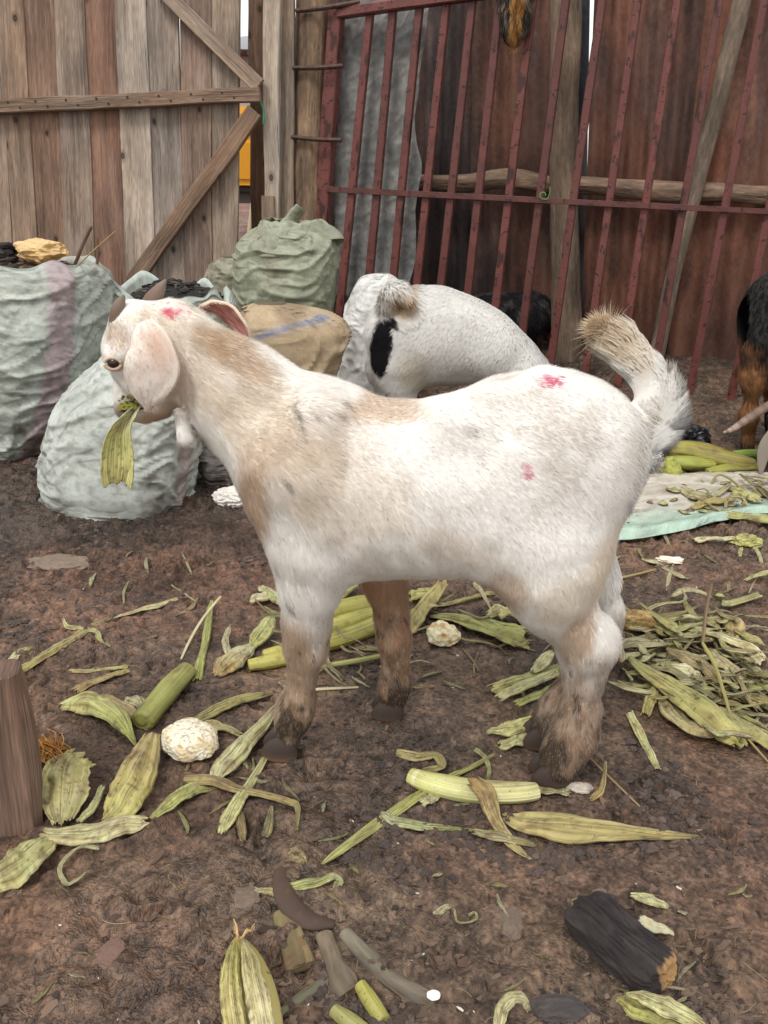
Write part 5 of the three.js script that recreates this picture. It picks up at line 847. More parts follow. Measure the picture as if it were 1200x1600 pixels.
// pts: [px, py, width px, lift m]; the strip lies on the ground there
function ribbonGeo(pts, { c0 = '#a9ad62', c1 = null, tip = null, curl: curl0 = 0.25, thick = 0.0011, n = null, m = 8, sd = rnd() * 50, wave = 0.003, brown = 0.25, fold = 0, roll = 0 } = {}) {
  const curl = curl0 * 0.66, hq = Math.abs(Math.sin(sd * 91.7) * 43.7) % 1; n = n || Math.max(14, pts.length * 8); m = m < 6 ? m : m + 4;
  const P = pts.map(([x, y, w, l = 0]) => { const p = onG(x, y, l); return { p, w, l }; });
  const D = P.map((q, i) => { const a = P[Math.max(0, i - 1)].p, b = P[Math.min(P.length - 1, i + 1)].p, t = b.clone().sub(a).normalize(), s = t.clone().cross(UP); if (s.lengthSq() < 1e-6) s.set(1, 0, 0); s.normalize(); return [q.p.x, q.p.y, q.p.z, q.w / Math.max(200, pxAlong(q.p, s)), q.l]; });
  const C = catmull(D, n), ca = lin(c0), cb = lin(c1 || c0), ct = tip ? lin(tip) : null, bc = lin('#7a5a38'), dc = lin('#5e4c3e');
  const cen = C.map(c => V(c[0], c[1], c[2]));
  const tan = cen.map((_, i) => cen[Math.min(n, i + 1)].clone().sub(cen[Math.max(0, i - 1)]).normalize());
  const f = (u, v) => {
    const i = Math.round(v * n), k = u * 2 - 1, w = Math.max(0.0008, C[i][3]) / 2 * (1 + 0.16 * n3(v * 6 + sd, k > 0 ? 1 : -1, 3) + 0.10 * n3(v * 17 + sd, k > 0 ? 5 : -5, 3)), rag = (v > 0.93 ? 1 : v < 0.07 ? -1 : 0) * w * (0.9 * n3(u * 6 + sd, 3, v) + 0.5 * n3(u * 15 + sd, 8, v));
    let s = tan[i].clone().cross(UP); if (s.lengthSq() < 1e-4) s.set(1, 0, 0); s.normalize(); const up = s.clone().cross(tan[i]).normalize();
    const ang = k * curl * 2.2 + roll * (v - 0.5), arc = Math.abs(curl) > 0.01 ? [Math.sin(k * curl * 2.2) / (curl * 2.2), (Math.cos(k * curl * 2.2) - Math.cos(curl * 2.2)) / (curl * 2.2)] : [k, 0];
    const tw = roll * (v - 0.5), a = arc[0] * Math.cos(tw) - arc[1] * Math.sin(tw), b = arc[0] * Math.sin(tw) + arc[1] * Math.cos(tw);
    const p = cen[i].clone().addScaledVector(s, w * a)  .addScaledVector(tan[i], rag).addScaledVector(up, w * b + w * 0.10 * Math.sin(u * 16 + sd + 3 * n3(v * 3, sd, 1)) + w * 0.22 * n3(u * 2.2 + sd, v * 5, sd) + (fold ? -fold * w * Math.abs(k) : 0));
    p.y += Math.max(0, wave * (0.6 + n3(v * 4 + sd, sd, u * 0.6)));
    const gy = groundH(p.x, p.z) + groundFine(p.x, p.z) * 0.6 + 0.0012; if (p.y < gy) p.y = gy + 0.0006 * (1 + n3(u * 4, v * 9, sd)); return p;
  };
  return slab(f, m, n, thick, (u, v) => {
    let c = mixc(ca, cb, ss(0.1, 0.9, v + 0.25 * n3(u * 3, v * 3, sd))); if (ct) c = mixc(c, ct, ss(0.72, 0.95, v + 0.1 * n3(u * 8, 2, sd)));
    c = mixc(c, lin('#dedba6'), 0.30); c = hq < 0.22 ? mixc(c, lin('#a98f66'), 0.5) : hq < 0.5 ? mixc(c, lin('#e6e3c6'), 0.4) : hq > 0.8 ? mixc(c, lin('#9aa85a'), 0.3) : c;
    c = mulc(c, 1 + 0.16 * n3(u * 14, v * 2, sd) + 0.1 * n3(u * 4, v * 7, sd + 4)); c = mixc(c, lin('#c9b878'), 0.35 * ss(-0.1, 0.3, fbm(u * 1.5 + sd, v * 3, 9, 3))); const st = fbm(u * 2 + sd, v * 5, sd, 3); c = mixc(c, bc, brown * 1.3 * ss(0.10, 0.28, st)); const eg = ss(0.9, 1, Math.abs(u * 2 - 1)) * ss(0, 0.25, n3(v * 9, sd, u)); c = mixc(c, bc, 0.5 * eg); return mixc(c, dc, 0.55 * ss(0.28, 0.4, n3(u * 9 + sd, v * 26, sd))); }, (u, v) => [u * 0.5, v * 1.5]);
}
const husk = (name, label, pts, o = {}, group) => thing(name, label, o.cat || 'husk', [['h', ribbonGeo(pts, o), M.husk]], group);
// round stalk pieces: [px, py, radius px, lift]
function stalkGeo(pts, { c0 = '#a8ad60', c1 = null, node = 0, sd = rnd() * 50, flat = 0.9, brown = 0.3, n = 40, rough = 0.08 } = {}) {
  const ca = lin(c0), cb = lin(c1 || c0), bc = lin('#6e5334');
  return tube(pts.map(([x, y, r, l = 0]) => { const g0 = onG(x, y), w = depthOf(g0) / FPX * r, p = onG(x, y, w * flat * 0.85 + l); return [p.x, p.y, p.z, w]; }), { n, seg: 14, rough, freq: 30, flat, flatDir: UP, color: (u, th) => { let c = mulc(mixc(ca, cb, u), 1 + 0.14 * n3(Math.cos(th) * 4, Math.sin(th) * 4, u * 2 + sd)); c = mixc(c, bc, brown * ss(0.1, 0.35, fbm(Math.cos(th) * 1.5 + sd, u * 7, Math.sin(th) * 1.5, 4))); if (node) { const d = Math.abs(((u * node + 0.3) % 1) - 0.5); c = mixc(c, lin('#e6e4c4'), 0.7 * (1 - ss(0.02, 0.06, d))); } return c; } });
}
const stalk = (name, label, pts, o = {}, group) => thing(name, label, o.cat || 'stalk', [['s', stalkGeo(pts, o), o.mat || M.stalk]], group);
// an irregular lump resting on the ground
function lumpGeo(px, py, rx, ry, { c0 = '#ddd6c0', c1 = '#a98', amp = 0.25, freq = 1.6, squash = 0.6, sd = rnd() * 40, det = 10, pit = 0, speck = null, lift = 0.0, rot = 0, sup = 2, grooves = 0, mapColor = null } = {}) {
  const g = new THREE.IcosahedronGeometry(1, det), q = g.attributes.position, o = onG(px, py), w = depthOf(o) / FPX, cc = [], A = lin(c0), B = lin(c1), S = speck ? lin(speck) : null, cr = Math.cos(rot), sr = Math.sin(rot);
  for (let i = 0; i < q.count; i++) {
    const x = q.getX(i), y = q.getY(i), z = q.getZ(i), k = 1 + amp * n3(x * freq + sd, y * freq, z * freq) + amp * 0.4 * n3(x * freq * 3 + sd, y * freq * 3, z * freq * 3) - pit * Math.max(0, n3(x * 5 + sd, y * 5, z * 5) - 0.1);
    const sl = sup === 2 ? 1 : Math.pow(Math.pow(Math.abs(x), sup) + Math.pow(Math.abs(y), sup) + Math.pow(Math.abs(z), sup), -1 / sup), gr = grooves ? 1 - grooves * Math.pow(Math.max(0, 1 - Math.abs(n3(z * 5 + sd, x * 1.2, 3)) * 4), 2) : 1; const X = x * sl * rx * w * k, Z = z * sl * ry * w * 1.25 * k; q.setXYZ(i, o.x + X * cr - Z * sr, o.y + Math.max(-0.2, y * sl * gr) * Math.min(rx, ry) * w * squash * k + Math.min(rx, ry) * w * squash * 0.5 + lift, o.z + X * sr + Z * cr);
    let c = mixc(A, B, ss(-0.1, 0.35, fbm(x * 1.8 + sd, y * 1.8, z * 1.8, 4))); if (mapColor) c = mapColor(x * sl, y * sl, z * sl, c); if (S && n3(x * 9 + sd, y * 9, z * 9) > 0.25) c = mixc(c, S, 0.65); cc.push(...c);
  }
  g.setAttribute('color', new THREE.Float32BufferAttribute(cc, 3)); g.computeVertexNormals(); return g;
}
const lump = (name, label, cat, px, py, rx, ry, o = {}, group) => thing(name, label, cat, [['l', lumpGeo(px, py, rx, ry, o), o.mat || M.matte]], group);

// ---- wooden post end at the frame edge
{ const b = onG(6, 1288), z = b.z, t = onZ(-40, 1052, z - 0.02); const base = b.clone(); base.y -= 0.02; base.x -= 0.008;
  thing('wooden_stake', 'brown sawn wooden stake end standing in the dirt beside the corn silk', 'stake', [['w', board(base, t, 0.10, 0.078, 0.05, V(0.35, 0, 1).normalize(), { n: 30, wob: 0.011, tint: lin('#8a7366'), seedv: 83, bev: 0.45 }), M.wood]]); }
// ---- single pieces, beside the stake and under the goat's head
const G = '#aab05e', GY = '#bdb968', GP = '#d2d3a4', GD = '#848c4a', BR = '#8a6a44', TN = '#b5a074', WH = '#e2dfc6';
husk('husk_leaf', 'long stiff green blade pointing away from the wooden stake', [[32, 1050, 20], [80, 1020, 17], [130, 990, 14], [172, 966, 6]], { c0: '#b2b858', c1: '#8f9650', tip: '#7d6f45', curl: 0.55, wave: 0.002 });
husk('husk_scrap', 'short pale green husk stub behind the wooden stake', [[18, 1034, 14], [32, 1022, 14], [48, 1014, 4]], { c0: WH, c1: G, curl: 0.6 });
husk('husk_curl', 'thin twisted pale strip crossing under the stiff green blade', [[99, 968, 5, .012], [106, 981, 7, .004], [126, 984, 7], [150, 988, 9, .003], [156, 1000, 9, .004], [173, 1015, 3]], { c0: GP, c1: '#b9c07c', curl: 0.2, roll: 1.2 });
husk('husk_strip', 'narrow green strip lying alone beyond the stiff green blade', [[178, 968, 3], [215, 957, 8], [250, 947, 8], [278, 937, 5]], { c0: TN, c1: '#c6c77c', curl: 0.4 });
husk('husk_strip', 'thin straight straw coloured strip between stake and thick stalk', [[111, 1051, 7], [155, 1049, 6], [200, 1044, 6]], { c0: TN, c1: GY, curl: 0.4 });
husk('husk_strip', 'flared dry strip with a brown end beside the thin straight strip', [[118, 1081, 14], [145, 1068, 11], [175, 1058, 9], [200, 1049, 8]], { c0: '#8d6238', c1: '#b9b56c', curl: 0.35 });
stalk('dry_straw', 'thin pale curved stem standing up from the dirt', [[345, 932, 2.2, .01], [318, 965, 2.2, .012], [298, 998, 2.2, .006], [283, 1030, 1.8]], { c0: '#cfc3a0', c1: '#d8ceb4', n: 20 });
husk('husk_leaf', 'bright green folded blade with a split foot, beside the thin pale stem', [[331, 940, 6, .012], [327, 962, 13, .008], [322, 1000, 15, .004], [314, 1035, 17], [308, 1066, 20]], { c0: '#b9c070', c1: '#a9b455', curl: 0.7 });
stalk('corn_stalk', 'thick green stalk piece lying across the dirt near the white lump', [[222, 1128, 19], [245, 1100, 19], [270, 1070, 18], [294, 1046, 15]], { c0: '#8c8f50', c1: '#9c9f62', brown: 0.4 });
husk('husk_shell', 'boat shaped pale green husk with a pointed tail', [[102, 1104, 16, .006], [125, 1100, 40, .012], [155, 1106, 48, .014], [185, 1125, 38, .012], [203, 1148, 16, .006], [212, 1166, 4]], { c0: '#d4d69c', c1: '#b3bd58', curl: 0.75, m: 14 });
husk('dry_leaf', 'brown dry leaf lying along the back of the boat shaped husk', [[120, 1092, 6, .016], [160, 1092, 16, .022], [195, 1108, 22, .014], [232, 1140, 7]], { c0: '#a5875c', c1: '#8f7355', curl: 0.4 });
husk('dry_leaf', 'dark twisted dead leaf beside the thick stalk piece', [[200, 1095, 18, .004], [218, 1100, 26, .012], [226, 1118, 14]], { c0: '#6e6c60', c1: '#504c46', curl: 0.8 });
lump('husk_lump', 'white porous lump flecked with dirt', 'lump', 298, 1172, 47, 30, { c0: '#e3dcc6', c1: '#d2bf9a', amp: 0.14, squash: 1.05, pit: 0.14, speck: '#8a7a64', det: 28, sd: 5, rot: 0.25 });
husk('husk_sheath', 'broad brown and yellow husk with a frayed end', [[238, 1150, 26, .018], [225, 1185, 52, .022], [208, 1225, 66, .018], [190, 1258, 56, .01], [168, 1284, 26]], { c0: '#a58b58', c1: '#bcb763', curl: 0.42, m: 18, brown: 0.5 });
husk('husk_sheath', 'pale blue green husk sheet folded over below the corn silk', [[128, 1186, 40, .03], [108, 1196, 70, .034], [102, 1225, 76, .026], [100, 1258, 68, .014], [96, 1290, 26, .002]], { c0: '#a9b66c', c1: '#bccb9e', curl: 0.2, m: 18, brown: 0.05 });
husk('husk_strip', 'green split strip beside the blue green husk sheet', [[160, 1230, 10, .012], [146, 1262, 14, .01], [122, 1286, 10, .003]], { c0: '#9aa552', c1: '#b4bd72', curl: 0.5 });
{ // corn silk
  const gs = []; for (let i = 0; i < 130; i++) { const x0 = rr(76, 112), y0 = rr(1172, 1196), a = rr(-0.5, 0.5), L = rr(14, 40), h = rr(0.012, 0.035), pts = []; for (let k = 0; k <= 4; k++) { const t = k / 4; const p = onG(x0 - L * t * 1.0 + 8 * Math.sin(t * 5 + i), y0 - 18 * t + a * 30 * t + 6 * Math.sin(t * 4 + i * 2), h * (1 - t * 0.3) + 0.006 * Math.sin(i + t * 6)); pts.push([p.x, p.y, p.z, 0.0006]); } const c = mulc(mixc(lin('#c08a3c'), lin('#8a5626'), rnd()), rr(0.7, 1.2)); gs.push(tube(pts, { n: 8, seg: 4, cap: false, color: () => c })); }
  thing('corn_silk', 'tuft of rusty orange corn silk by the wooden stake', 'corn silk', [['s', mergeGeometries(gs), M.matte]]); }
husk('husk_sheath', 'crumpled whitish husk folded on the dirt at the frame edge', [[-14, 1385, 34], [20, 1362, 50, .006], [52, 1334, 50, .01], [84, 1308, 24, .006]], { c0: '#bdb690', c1: '#c9c39c', curl: 0.4, m: 14, brown: 0.35 });
husk('husk_leaf', 'yellowish ribbed husk blade ending in pale fibres', [[68, 1302, 18, .008], [110, 1308, 30, .008], [160, 1300, 32, .006], [205, 1290, 26, .004], [230, 1287, 14]], { c0: '#a9a673', c1: '#cfc18c', tip: '#d8cfae', curl: 0.45, m: 12 });
husk('husk_curl', 'pale loop of curled strip on bare dirt below the ribbed blade', [[153, 1326, 14, .008], [128, 1326, 9, .012], [104, 1342, 8, .008], [94, 1362, 8], [104, 1382, 9], [120, 1378, 8, .003], [134, 1366, 4, .004]], { c0: '#b4b586', c1: '#c9c690', curl: 0.3, roll: 1.0 });
husk('husk_strip', 'short green strip beside the forked brown stem', [[236, 1282, 6], [262, 1258, 22, .006], [295, 1238, 24, .006], [332, 1230, 14]], { c0: '#a2a856', c1: '#8f9a50', curl: 0.5 });
husk('dry_straw', 'forked brown green stem bent over at its thin end', [[292, 1222, 16, .006], [330, 1222, 22, .008], [370, 1234, 16, .006], [415, 1244, 13, .004], [448, 1254, 13, .003], [465, 1264, 11, .006], [463, 1300, 5]], { c0: '#8f7a52', c1: '#8d9058', curl: 0.8, cat: 'stalk' });
husk('husk_shell', 'pale inner husk folded lengthwise against the goat\'s front hoof', [[333, 1222, 16], [350, 1200, 40, .006], [378, 1168, 38, .008], [405, 1140, 28, .008], [432, 1106, 16, .012]], { c0: '#cfd0a6', c1: '#a9a65e', tip: '#7b5a3c', curl: 0.7, m: 14 });
husk('husk_strip', 'green strip reaching from the goat\'s front hoof over the dirt', [[346, 1304, 12], [360, 1275, 26, .004], [385, 1235, 18, .004], [420, 1178, 8]], { c0: '#c3c76e', c1: '#a6ab54', curl: 0.45 });
husk('dry_leaf', 'long rust brown dry leaf behind the white lump', [[292, 1134, 8], [330, 1115, 18, .005], [372, 1096, 16, .006], [425, 1084, 7]], { c0: '#7d5533', c1: '#8f7a50', curl: 0.6 });
husk('husk_scrap', 'small pale green leaf scrap between white lump and front hoof', [[313, 1130, 8], [340, 1136, 18, .004], [376, 1150, 8]], { c0: '#a5ad78', c1: '#bcc498', curl: 0.35 });
husk('husk_shell', 'cupped grey green husk with a rusty tip', [[338, 1056, 14], [352, 1042, 34, .006], [375, 1026, 38, .008], [394, 1010, 12, .006]], { c0: '#a8764a', c1: '#c6cbb0', curl: 0.65, m: 12 });
husk('husk_shell', 'upright folded green husk tip beside the cupped husk', [[394, 1012, 14, .006], [405, 998, 36, .014], [418, 978, 30, .016], [428, 962, 4, .02]], { c0: '#b0b76a', c1: '#c2c890', curl: 0.7, m: 12 });
husk('husk_curl', 'grey dry strip curling up beside the cupped husk', [[358, 1024, 16], [352, 1005, 12, .008], [358, 985, 10, .014], [361, 978, 3, .02]], { c0: '#bcb298', c1: '#a69a80', curl: 0.5, roll: 1 });
husk('husk_scrap', 'whitish husk end poking out behind the goat\'s front leg', [[408, 918, 14, .006], [428, 932, 24, .01], [452, 950, 16, .004]], { c0: '#dadbc0', c1: '#c3c78e', curl: 0.6 });
husk('husk_scrap', 'crumpled pale scrap beside the whitish husk end', [[394, 938, 12, .004], [412, 934, 16, .01], [426, 928, 8, .004]], { c0: '#bcb096', c1: '#cdc3a8', curl: 0.8 });
// ---- heap behind the front legs
husk('husk_shell', 'pale green husk tip standing up behind the near front leg', [[522, 942, 10], [536, 925, 34, .014], [548, 908, 26, .022], [560, 898, 4, .03]], { c0: '#b5bd78', c1: '#d3d8a6', curl: 0.6, m: 12 });
const HEAP = 'stalk pieces heaped behind the front legs', HL = 'yellow green stalk piece in the heap behind the front legs';
for (const s of [[[412, 1028, 13], [470, 1012, 15], [540, 995, 15], [606, 968, 14]], [[505, 958, 15, .01], [545, 950, 17, .012], [596, 938, 14, .012]], [[500, 985, 12, .008], [545, 970, 13, .012], [590, 955, 10, .012]], [[388, 1040, 10], [430, 1032, 12], [470, 1024, 11]]]) stalk('corn_stalk', HL, s, { c0: '#b7b262', c1: '#a8a55a', brown: 0.55 }, HEAP);
husk('husk_leaf', 'green fan shaped leaf rising behind the far front leg', [[632, 992, 30, .004], [648, 968, 30, .012], [668, 942, 26, .02], [692, 912, 22, .028]], { c0: '#a9af58', c1: '#b9bd6e', curl: 0.5, m: 12 });
husk('husk_scrap', 'broad yellow leaf scrap behind the fan shaped leaf', [[640, 935, 16, .006], [662, 930, 22, .012], [690, 922, 10, .012]], { c0: '#b9b55e', c1: '#cdc880', curl: 0.5 });
husk('husk_strip', 'narrow straw strip reaching from under the belly to the fibres', [[686, 948, 7, .004], [725, 938, 7, .006], [772, 926, 8, .006]], { c0: '#b3b266', c1: '#c2bf80', curl: 0.5 });
stalk('dry_straw', 'thin green stem crossing between the two front legs', [[498, 1042, 4.5, .006], [550, 1034, 4.5, .008], [602, 1024, 4.5, .004]], { c0: '#a6a870', c1: '#8f9058', n: 20 });
husk('husk_curl', 'white curled strip hanging on the thin green stem', [[508, 1020, 7, .02], [512, 1036, 8, .016], [522, 1050, 7, .008], [534, 1064, 4]], { c0: '#dcd8be', c1: '#cfc9a8', curl: 0.3, roll: 1.5 });
stalk('dry_straw', 'thin whitish stem on bare dirt between the front hooves', [[440, 1082, 2.4], [500, 1077, 2.6], [560, 1074, 2]], { c0: '#c9c0a4', c1: '#d6cfb4', n: 20 });
lump('husk_lump', 'white cob chunk with a brown bruise under the goat\'s belly', 'lump', 693, 1000, 24, 19, { c0: '#dcd5b4', c1: '#b88a52', amp: 0.3, freq: 1.1, squash: 1.0, speck: '#a9a060', det: 12, sd: 12 });
husk('husk_leaf', 'dark green crumpled leaf lying below the goat\'s flank', [[672, 964, 6, .004], [712, 968, 16, .008], [760, 978, 28, .012], [800, 992, 34, .012], [822, 1000, 26, .006]], { c0: '#83824c', c1: '#a5ab58', curl: 0.45, m: 14 });
husk('husk_shell', 'pale husk piece on the dark green leaf below the flank', [[762, 962, 10, .014], [785, 958, 20, .02], [818, 966, 14, .016]], { c0: '#ccc898', c1: '#b5b274', curl: 0.6 });
husk('husk_curl', 'twist of pale fibres under the goat\'s flank', [[740, 912, 5, .02], [752, 926, 7, .03], [762, 945, 6, .02], [772, 962, 4, .014]], { c0: '#cfc79c', c1: '#b5ac7c', curl: 0.4, roll: 2 });
const BUN = 'green leaf bundle before the hind leg', BL = 'ribbed green leaf in the bundle before the hind leg';
for (const s of [[[772, 1080, 20, .004], [815, 1064, 22, .012], [874, 1044, 20, .012]], [[778, 1092, 14, .012], [820, 1072, 18, .018], [872, 1052, 18, .018]], [[805, 1102, 12], [835, 1090, 18, .006], [868, 1076, 14, .006]]]) husk('husk_leaf', BL, s, { c0: '#b2b56e', c1: '#8f9f4a', curl: 0.7, m: 12, brown: 0.1 }, BUN);
husk('husk_shell', 'whitish leaf fold standing on the green bundle', [[832, 1052, 10, .02], [848, 1036, 24, .026], [862, 1020, 12, .03]], { c0: '#d6d6a8', c1: '#c3c888', curl: 0.6 });
husk('husk_leaf', 'pale pointed husk against the dark far hind hoof', [[762, 1146, 5, .004], [790, 1142, 22, .012], [832, 1130, 22, .012]], { c0: '#d0d09a', c1: '#c6c98a', curl: 0.6, m: 12 });
husk('husk_leaf', 'green ragged husk under the pale pointed husk', [[780, 1168, 14], [808, 1158, 26, .006], [836, 1146, 20, .006]], { c0: '#a3ac50', c1: '#b0b56a', curl: 0.5 });
// ---- in front of the goat
{ const st = stalkGeo([[640, 1212, 13], [668, 1222, 17], [710, 1232, 19], [760, 1238, 19], [812, 1238, 17], [840, 1236, 13]], { c0: '#c6c884', c1: '#dcd9b0', node: 2, brown: 0.15, n: 60 });
  const sheath = ribbonGeo([[742, 1226, 26, .032], [758, 1238, 34, .036], [766, 1262, 30, .022], [780, 1295, 22, .006], [804, 1326, 18], [830, 1346, 5]], { c0: '#9a6a3a', c1: '#b7a27c', curl: 0.75, m: 12, brown: 0.5 });
  const tipg = ribbonGeo([[836, 1236, 16, .008], [862, 1238, 9, .006], [890, 1240, 14, .002]], { c0: '#7d7350', c1: '#b7b49a', curl: 0.5 });
  thing('corn_stalk', 'jointed pale green corn stalk with a rusty sheath before the hind hoof', 'stalk', [['stem', st, M.stalk], ['sheath', sheath, M.husk], ['tip', tipg, M.husk]]); }
husk('husk_leaf', 'long straight green strip running under the jointed corn stalk', [[504, 1352, 6], [530, 1332, 15], [575, 1300, 19], [620, 1268, 19], [662, 1240, 16], [700, 1218, 12], [738, 1200, 10, .004], [772, 1180, 5, .01]], { c0: '#cbc988', c1: '#b0b562', curl: 0.5, m: 10 });
husk('husk_strip', 'pale blue green thread tipped strip pointing at the rusty sheath', [[596, 1272, 6, .004], [618, 1284, 16, .004], [660, 1292, 12, .003], [710, 1297, 7], [772, 1299, 4]], { c0: '#c3cdb0', c1: '#97a55c', curl: 0.3 });
husk('husk_scrap', 'short pale offcut beside the long straight strip', [[658, 1258, 16], [678, 1246, 16, .002], [694, 1238, 12]], { c0: '#cdd1b4', c1: '#c3c89e', curl: 0.3 });
husk('husk_leaf', 'large ribbed husk leaf tapering to a dark point', [[786, 1276, 8], [812, 1286, 32, .006], [870, 1294, 40, .01], [940, 1300, 36, .008], [1010, 1304, 24, .004], [1060, 1308, 12], [1098, 1310, 4]], { c0: '#d3ce92', c1: '#b0ad58', tip: '#6b5a38', curl: 0.5, m: 16 });
husk('husk_curl', 'curled green strip on bare dirt behind the jointed stalk', [[620, 1178, 8, .004], [650, 1184, 12, .004], [680, 1182, 14, .008], [690, 1196, 16, .014], [680, 1204, 10, .006], [660, 1206, 5]], { c0: '#c9c88e', c1: '#a7ad62', curl: 0.5, roll: 1 });
husk('husk_curl', 'thin green tendril between curled strip and hind hoof', [[742, 1172, 6, .004], [758, 1186, 8, .008], [764, 1204, 8, .006], [762, 1222, 5, .012]], { c0: '#a9b47a', c1: '#b9bf88', curl: 0.4, roll: 1.2 });
husk('dry_leaf', 'withered brown strip standing by the hind hoof', [[946, 1192, 4, .02], [944, 1215, 8, .014], [938, 1238, 12, .006], [922, 1252, 8]], { c0: '#9c8668', c1: '#b58d4c', curl: 0.6, roll: 1 });
lump('paper_scrap', 'dirty white scrap beside the hind hoof', 'scrap', 906, 1234, 20, 9, { c0: '#bdb4a8', c1: '#8d8276', amp: 0.4, squash: 0.7, det: 8, sd: 3 });
husk('dry_leaf', 'grey withered leaf under the rusty sheath', [[742, 1302, 10], [775, 1308, 16, .005], [825, 1318, 12, .004], [838, 1322, 4]], { c0: '#9c9078', c1: '#6e6048', curl: 0.5 });
stalk('dry_straw', 'thin straw slanting away from the hind hoof', [[915, 1178, 1.8, .004], [960, 1222, 1.8, .004], [1018, 1278, 1.6]], { c0: '#8a7658', c1: '#a08a68', n: 20 });
// ---- near foreground
husk('husk_scrap', 'short cream strip tucked under the dark curved pod', [[398, 1391, 5], [412, 1394, 9], [434, 1398, 10]], { c0: '#d6cfae', c1: '#c3b890', curl: 0.3 });
husk('husk_curl', 'pale green ribbon curled over beside the dark curved pod', [[452, 1392, 14], [478, 1384, 15, .004], [504, 1378, 12, .008], [520, 1372, 14, .012], [530, 1378, 14, .01], [524, 1390, 12, .003]], { c0: '#a8b078', c1: '#ccd0a8', curl: 0.4, roll: 1.2 });
stalk('dark_pod', 'dark brown curved pod half sunk in the dirt', [[438, 1358, 10, -.004], [442, 1390, 16, -.002], [460, 1422, 18, -.002], [490, 1440, 15, -.002], [522, 1444, 7, -.002]], { c0: '#4f3d33', c1: '#42322a', rough: 0.22, flat: 0.55, brown: 0.5, cat: 'pod', mat: M.soft });
const POD = 'old trodden stems in the dirt';
stalk('rotten_stalk', 'flat olive brown stem stump with a hollow rotten end', [[440, 1424, 15, -.006], [455, 1470, 21, -.005], [472, 1512, 25, -.004]], { c0: '#8f8460', c1: '#8d7c5e', flat: 0.5, brown: 0.7, rough: 0.3, cat: 'stalk', mat: M.bark }, POD);
stalk('rotten_stalk', 'grey stem stump with a knobbed end between two others', [[506, 1458, 14, -.004], [520, 1505, 16, -.004], [536, 1535, 22, -.004], [545, 1552, 20, -.006]], { c0: '#908575', c1: '#84786a', flat: 0.6, brown: 0.5, rough: 0.3, cat: 'stalk', mat: M.bark }, POD);
stalk('rotten_stalk', 'long grey stem pointing at the white shell chip', [[538, 1455, 11, -.003], [570, 1492, 15, -.003], [612, 1530, 15, -.003], [655, 1556, 15, -.004], [682, 1564, 10, -.004]], { c0: '#928d80', c1: '#877e72', flat: 0.6, brown: 0.5, rough: 0.3, cat: 'stalk', mat: M.bark }, POD);
stalk('rotten_stalk', 'thin grey green stem leading to the corn ear', [[428, 1592, 8, -.002], [470, 1560, 9, -.002], [514, 1530, 9, -.002]], { c0: '#83836a', c1: '#8d8c78', flat: 0.6, rough: 0.3, cat: 'stalk', mat: M.bark }, POD);
stalk('corn_stalk', 'short yellow green stalk stub with a loose fibre', [[562, 1538, 10], [580, 1565, 13], [600, 1596, 12]], { c0: '#a8a65a', c1: '#948f52', brown: 0.5 });
stalk('corn_stalk', 'cut olive stalk stub at the bottom frame edge', [[520, 1578, 10], [545, 1596, 14], [570, 1616, 14]], { c0: '#9a9a66', c1: '#8f8c58', brown: 0.4 });
lump('shell_chip', 'small bright white shell chip on the end of the long grey stem', 'chip', 677, 1561, 11, 7, { c0: '#ece8e2', c1: '#e0dad2', amp: 0.15, squash: 0.6, det: 6, sd: 2, lift: 0.004 });
{ // unshucked corn ear
  const prof = [[372, 1466, 6], [374, 1480, 17], [378, 1502, 29], [384, 1530, 38], [390, 1562, 43], [396, 1600, 45], [402, 1640, 40]], ear = stalkGeo(prof, { c0: '#c3b860', c1: '#c9b97e', flat: 0.72, brown: 0.15, n: 50, rough: 0.03 });
  const lf = (o) => ribbonGeo(o[0], { curl: 0.55, m: 16, wave: 0, brown: 0.15, ...o[1] });
  const l1 = lf([[[366, 1474, 10, .03], [362, 1500, 26, .04], [360, 1540, 38, .042], [364, 1580, 40, .04], [372, 1630, 40, .04]], { c0: '#b9b653', c1: '#cbbd86' }]), l2 = lf([[[380, 1472, 10, .034], [390, 1500, 28, .046], [398, 1540, 40, .05], [408, 1580, 42, .05], [416, 1630, 42, .045]], { c0: '#c9b35c', c1: '#d6c79c' }]), l3 = lf([[[352, 1504, 8, .012], [350, 1530, 14, .012], [358, 1570, 14, .01], [368, 1610, 14, .006]], { c0: '#c3c07a', c1: '#b0ad62' }]);
  const gs = []; for (let i = 0; i < 16; i++) { const pts = []; for (let k = 0; k <= 4; k++) { const t = k / 4, p = onG(371 + rr(-4, 4) * t + i * 0.3 - (i % 5 === 0 ? -20 * t : 6 * t), 1470 - (12 + 22 * rnd()) * t, 0.018 + 0.01 * Math.sin(t * 3)); pts.push([p.x, p.y, p.z, 0.0006]); } gs.push(tube(pts, { n: 6, seg: 4, cap: false, color: () => lin('#c9a878') })); }
  thing('corn_ear', 'unshucked yellow green corn ear with silk at its tip', 'corn', [['cob', ear, M.husk], ['husk_leaf', l1, M.husk], ['husk_leaf', l2, M.husk], ['husk_leaf', l3, M.husk], ['silk', mergeGeometries(gs), M.matte]]); }
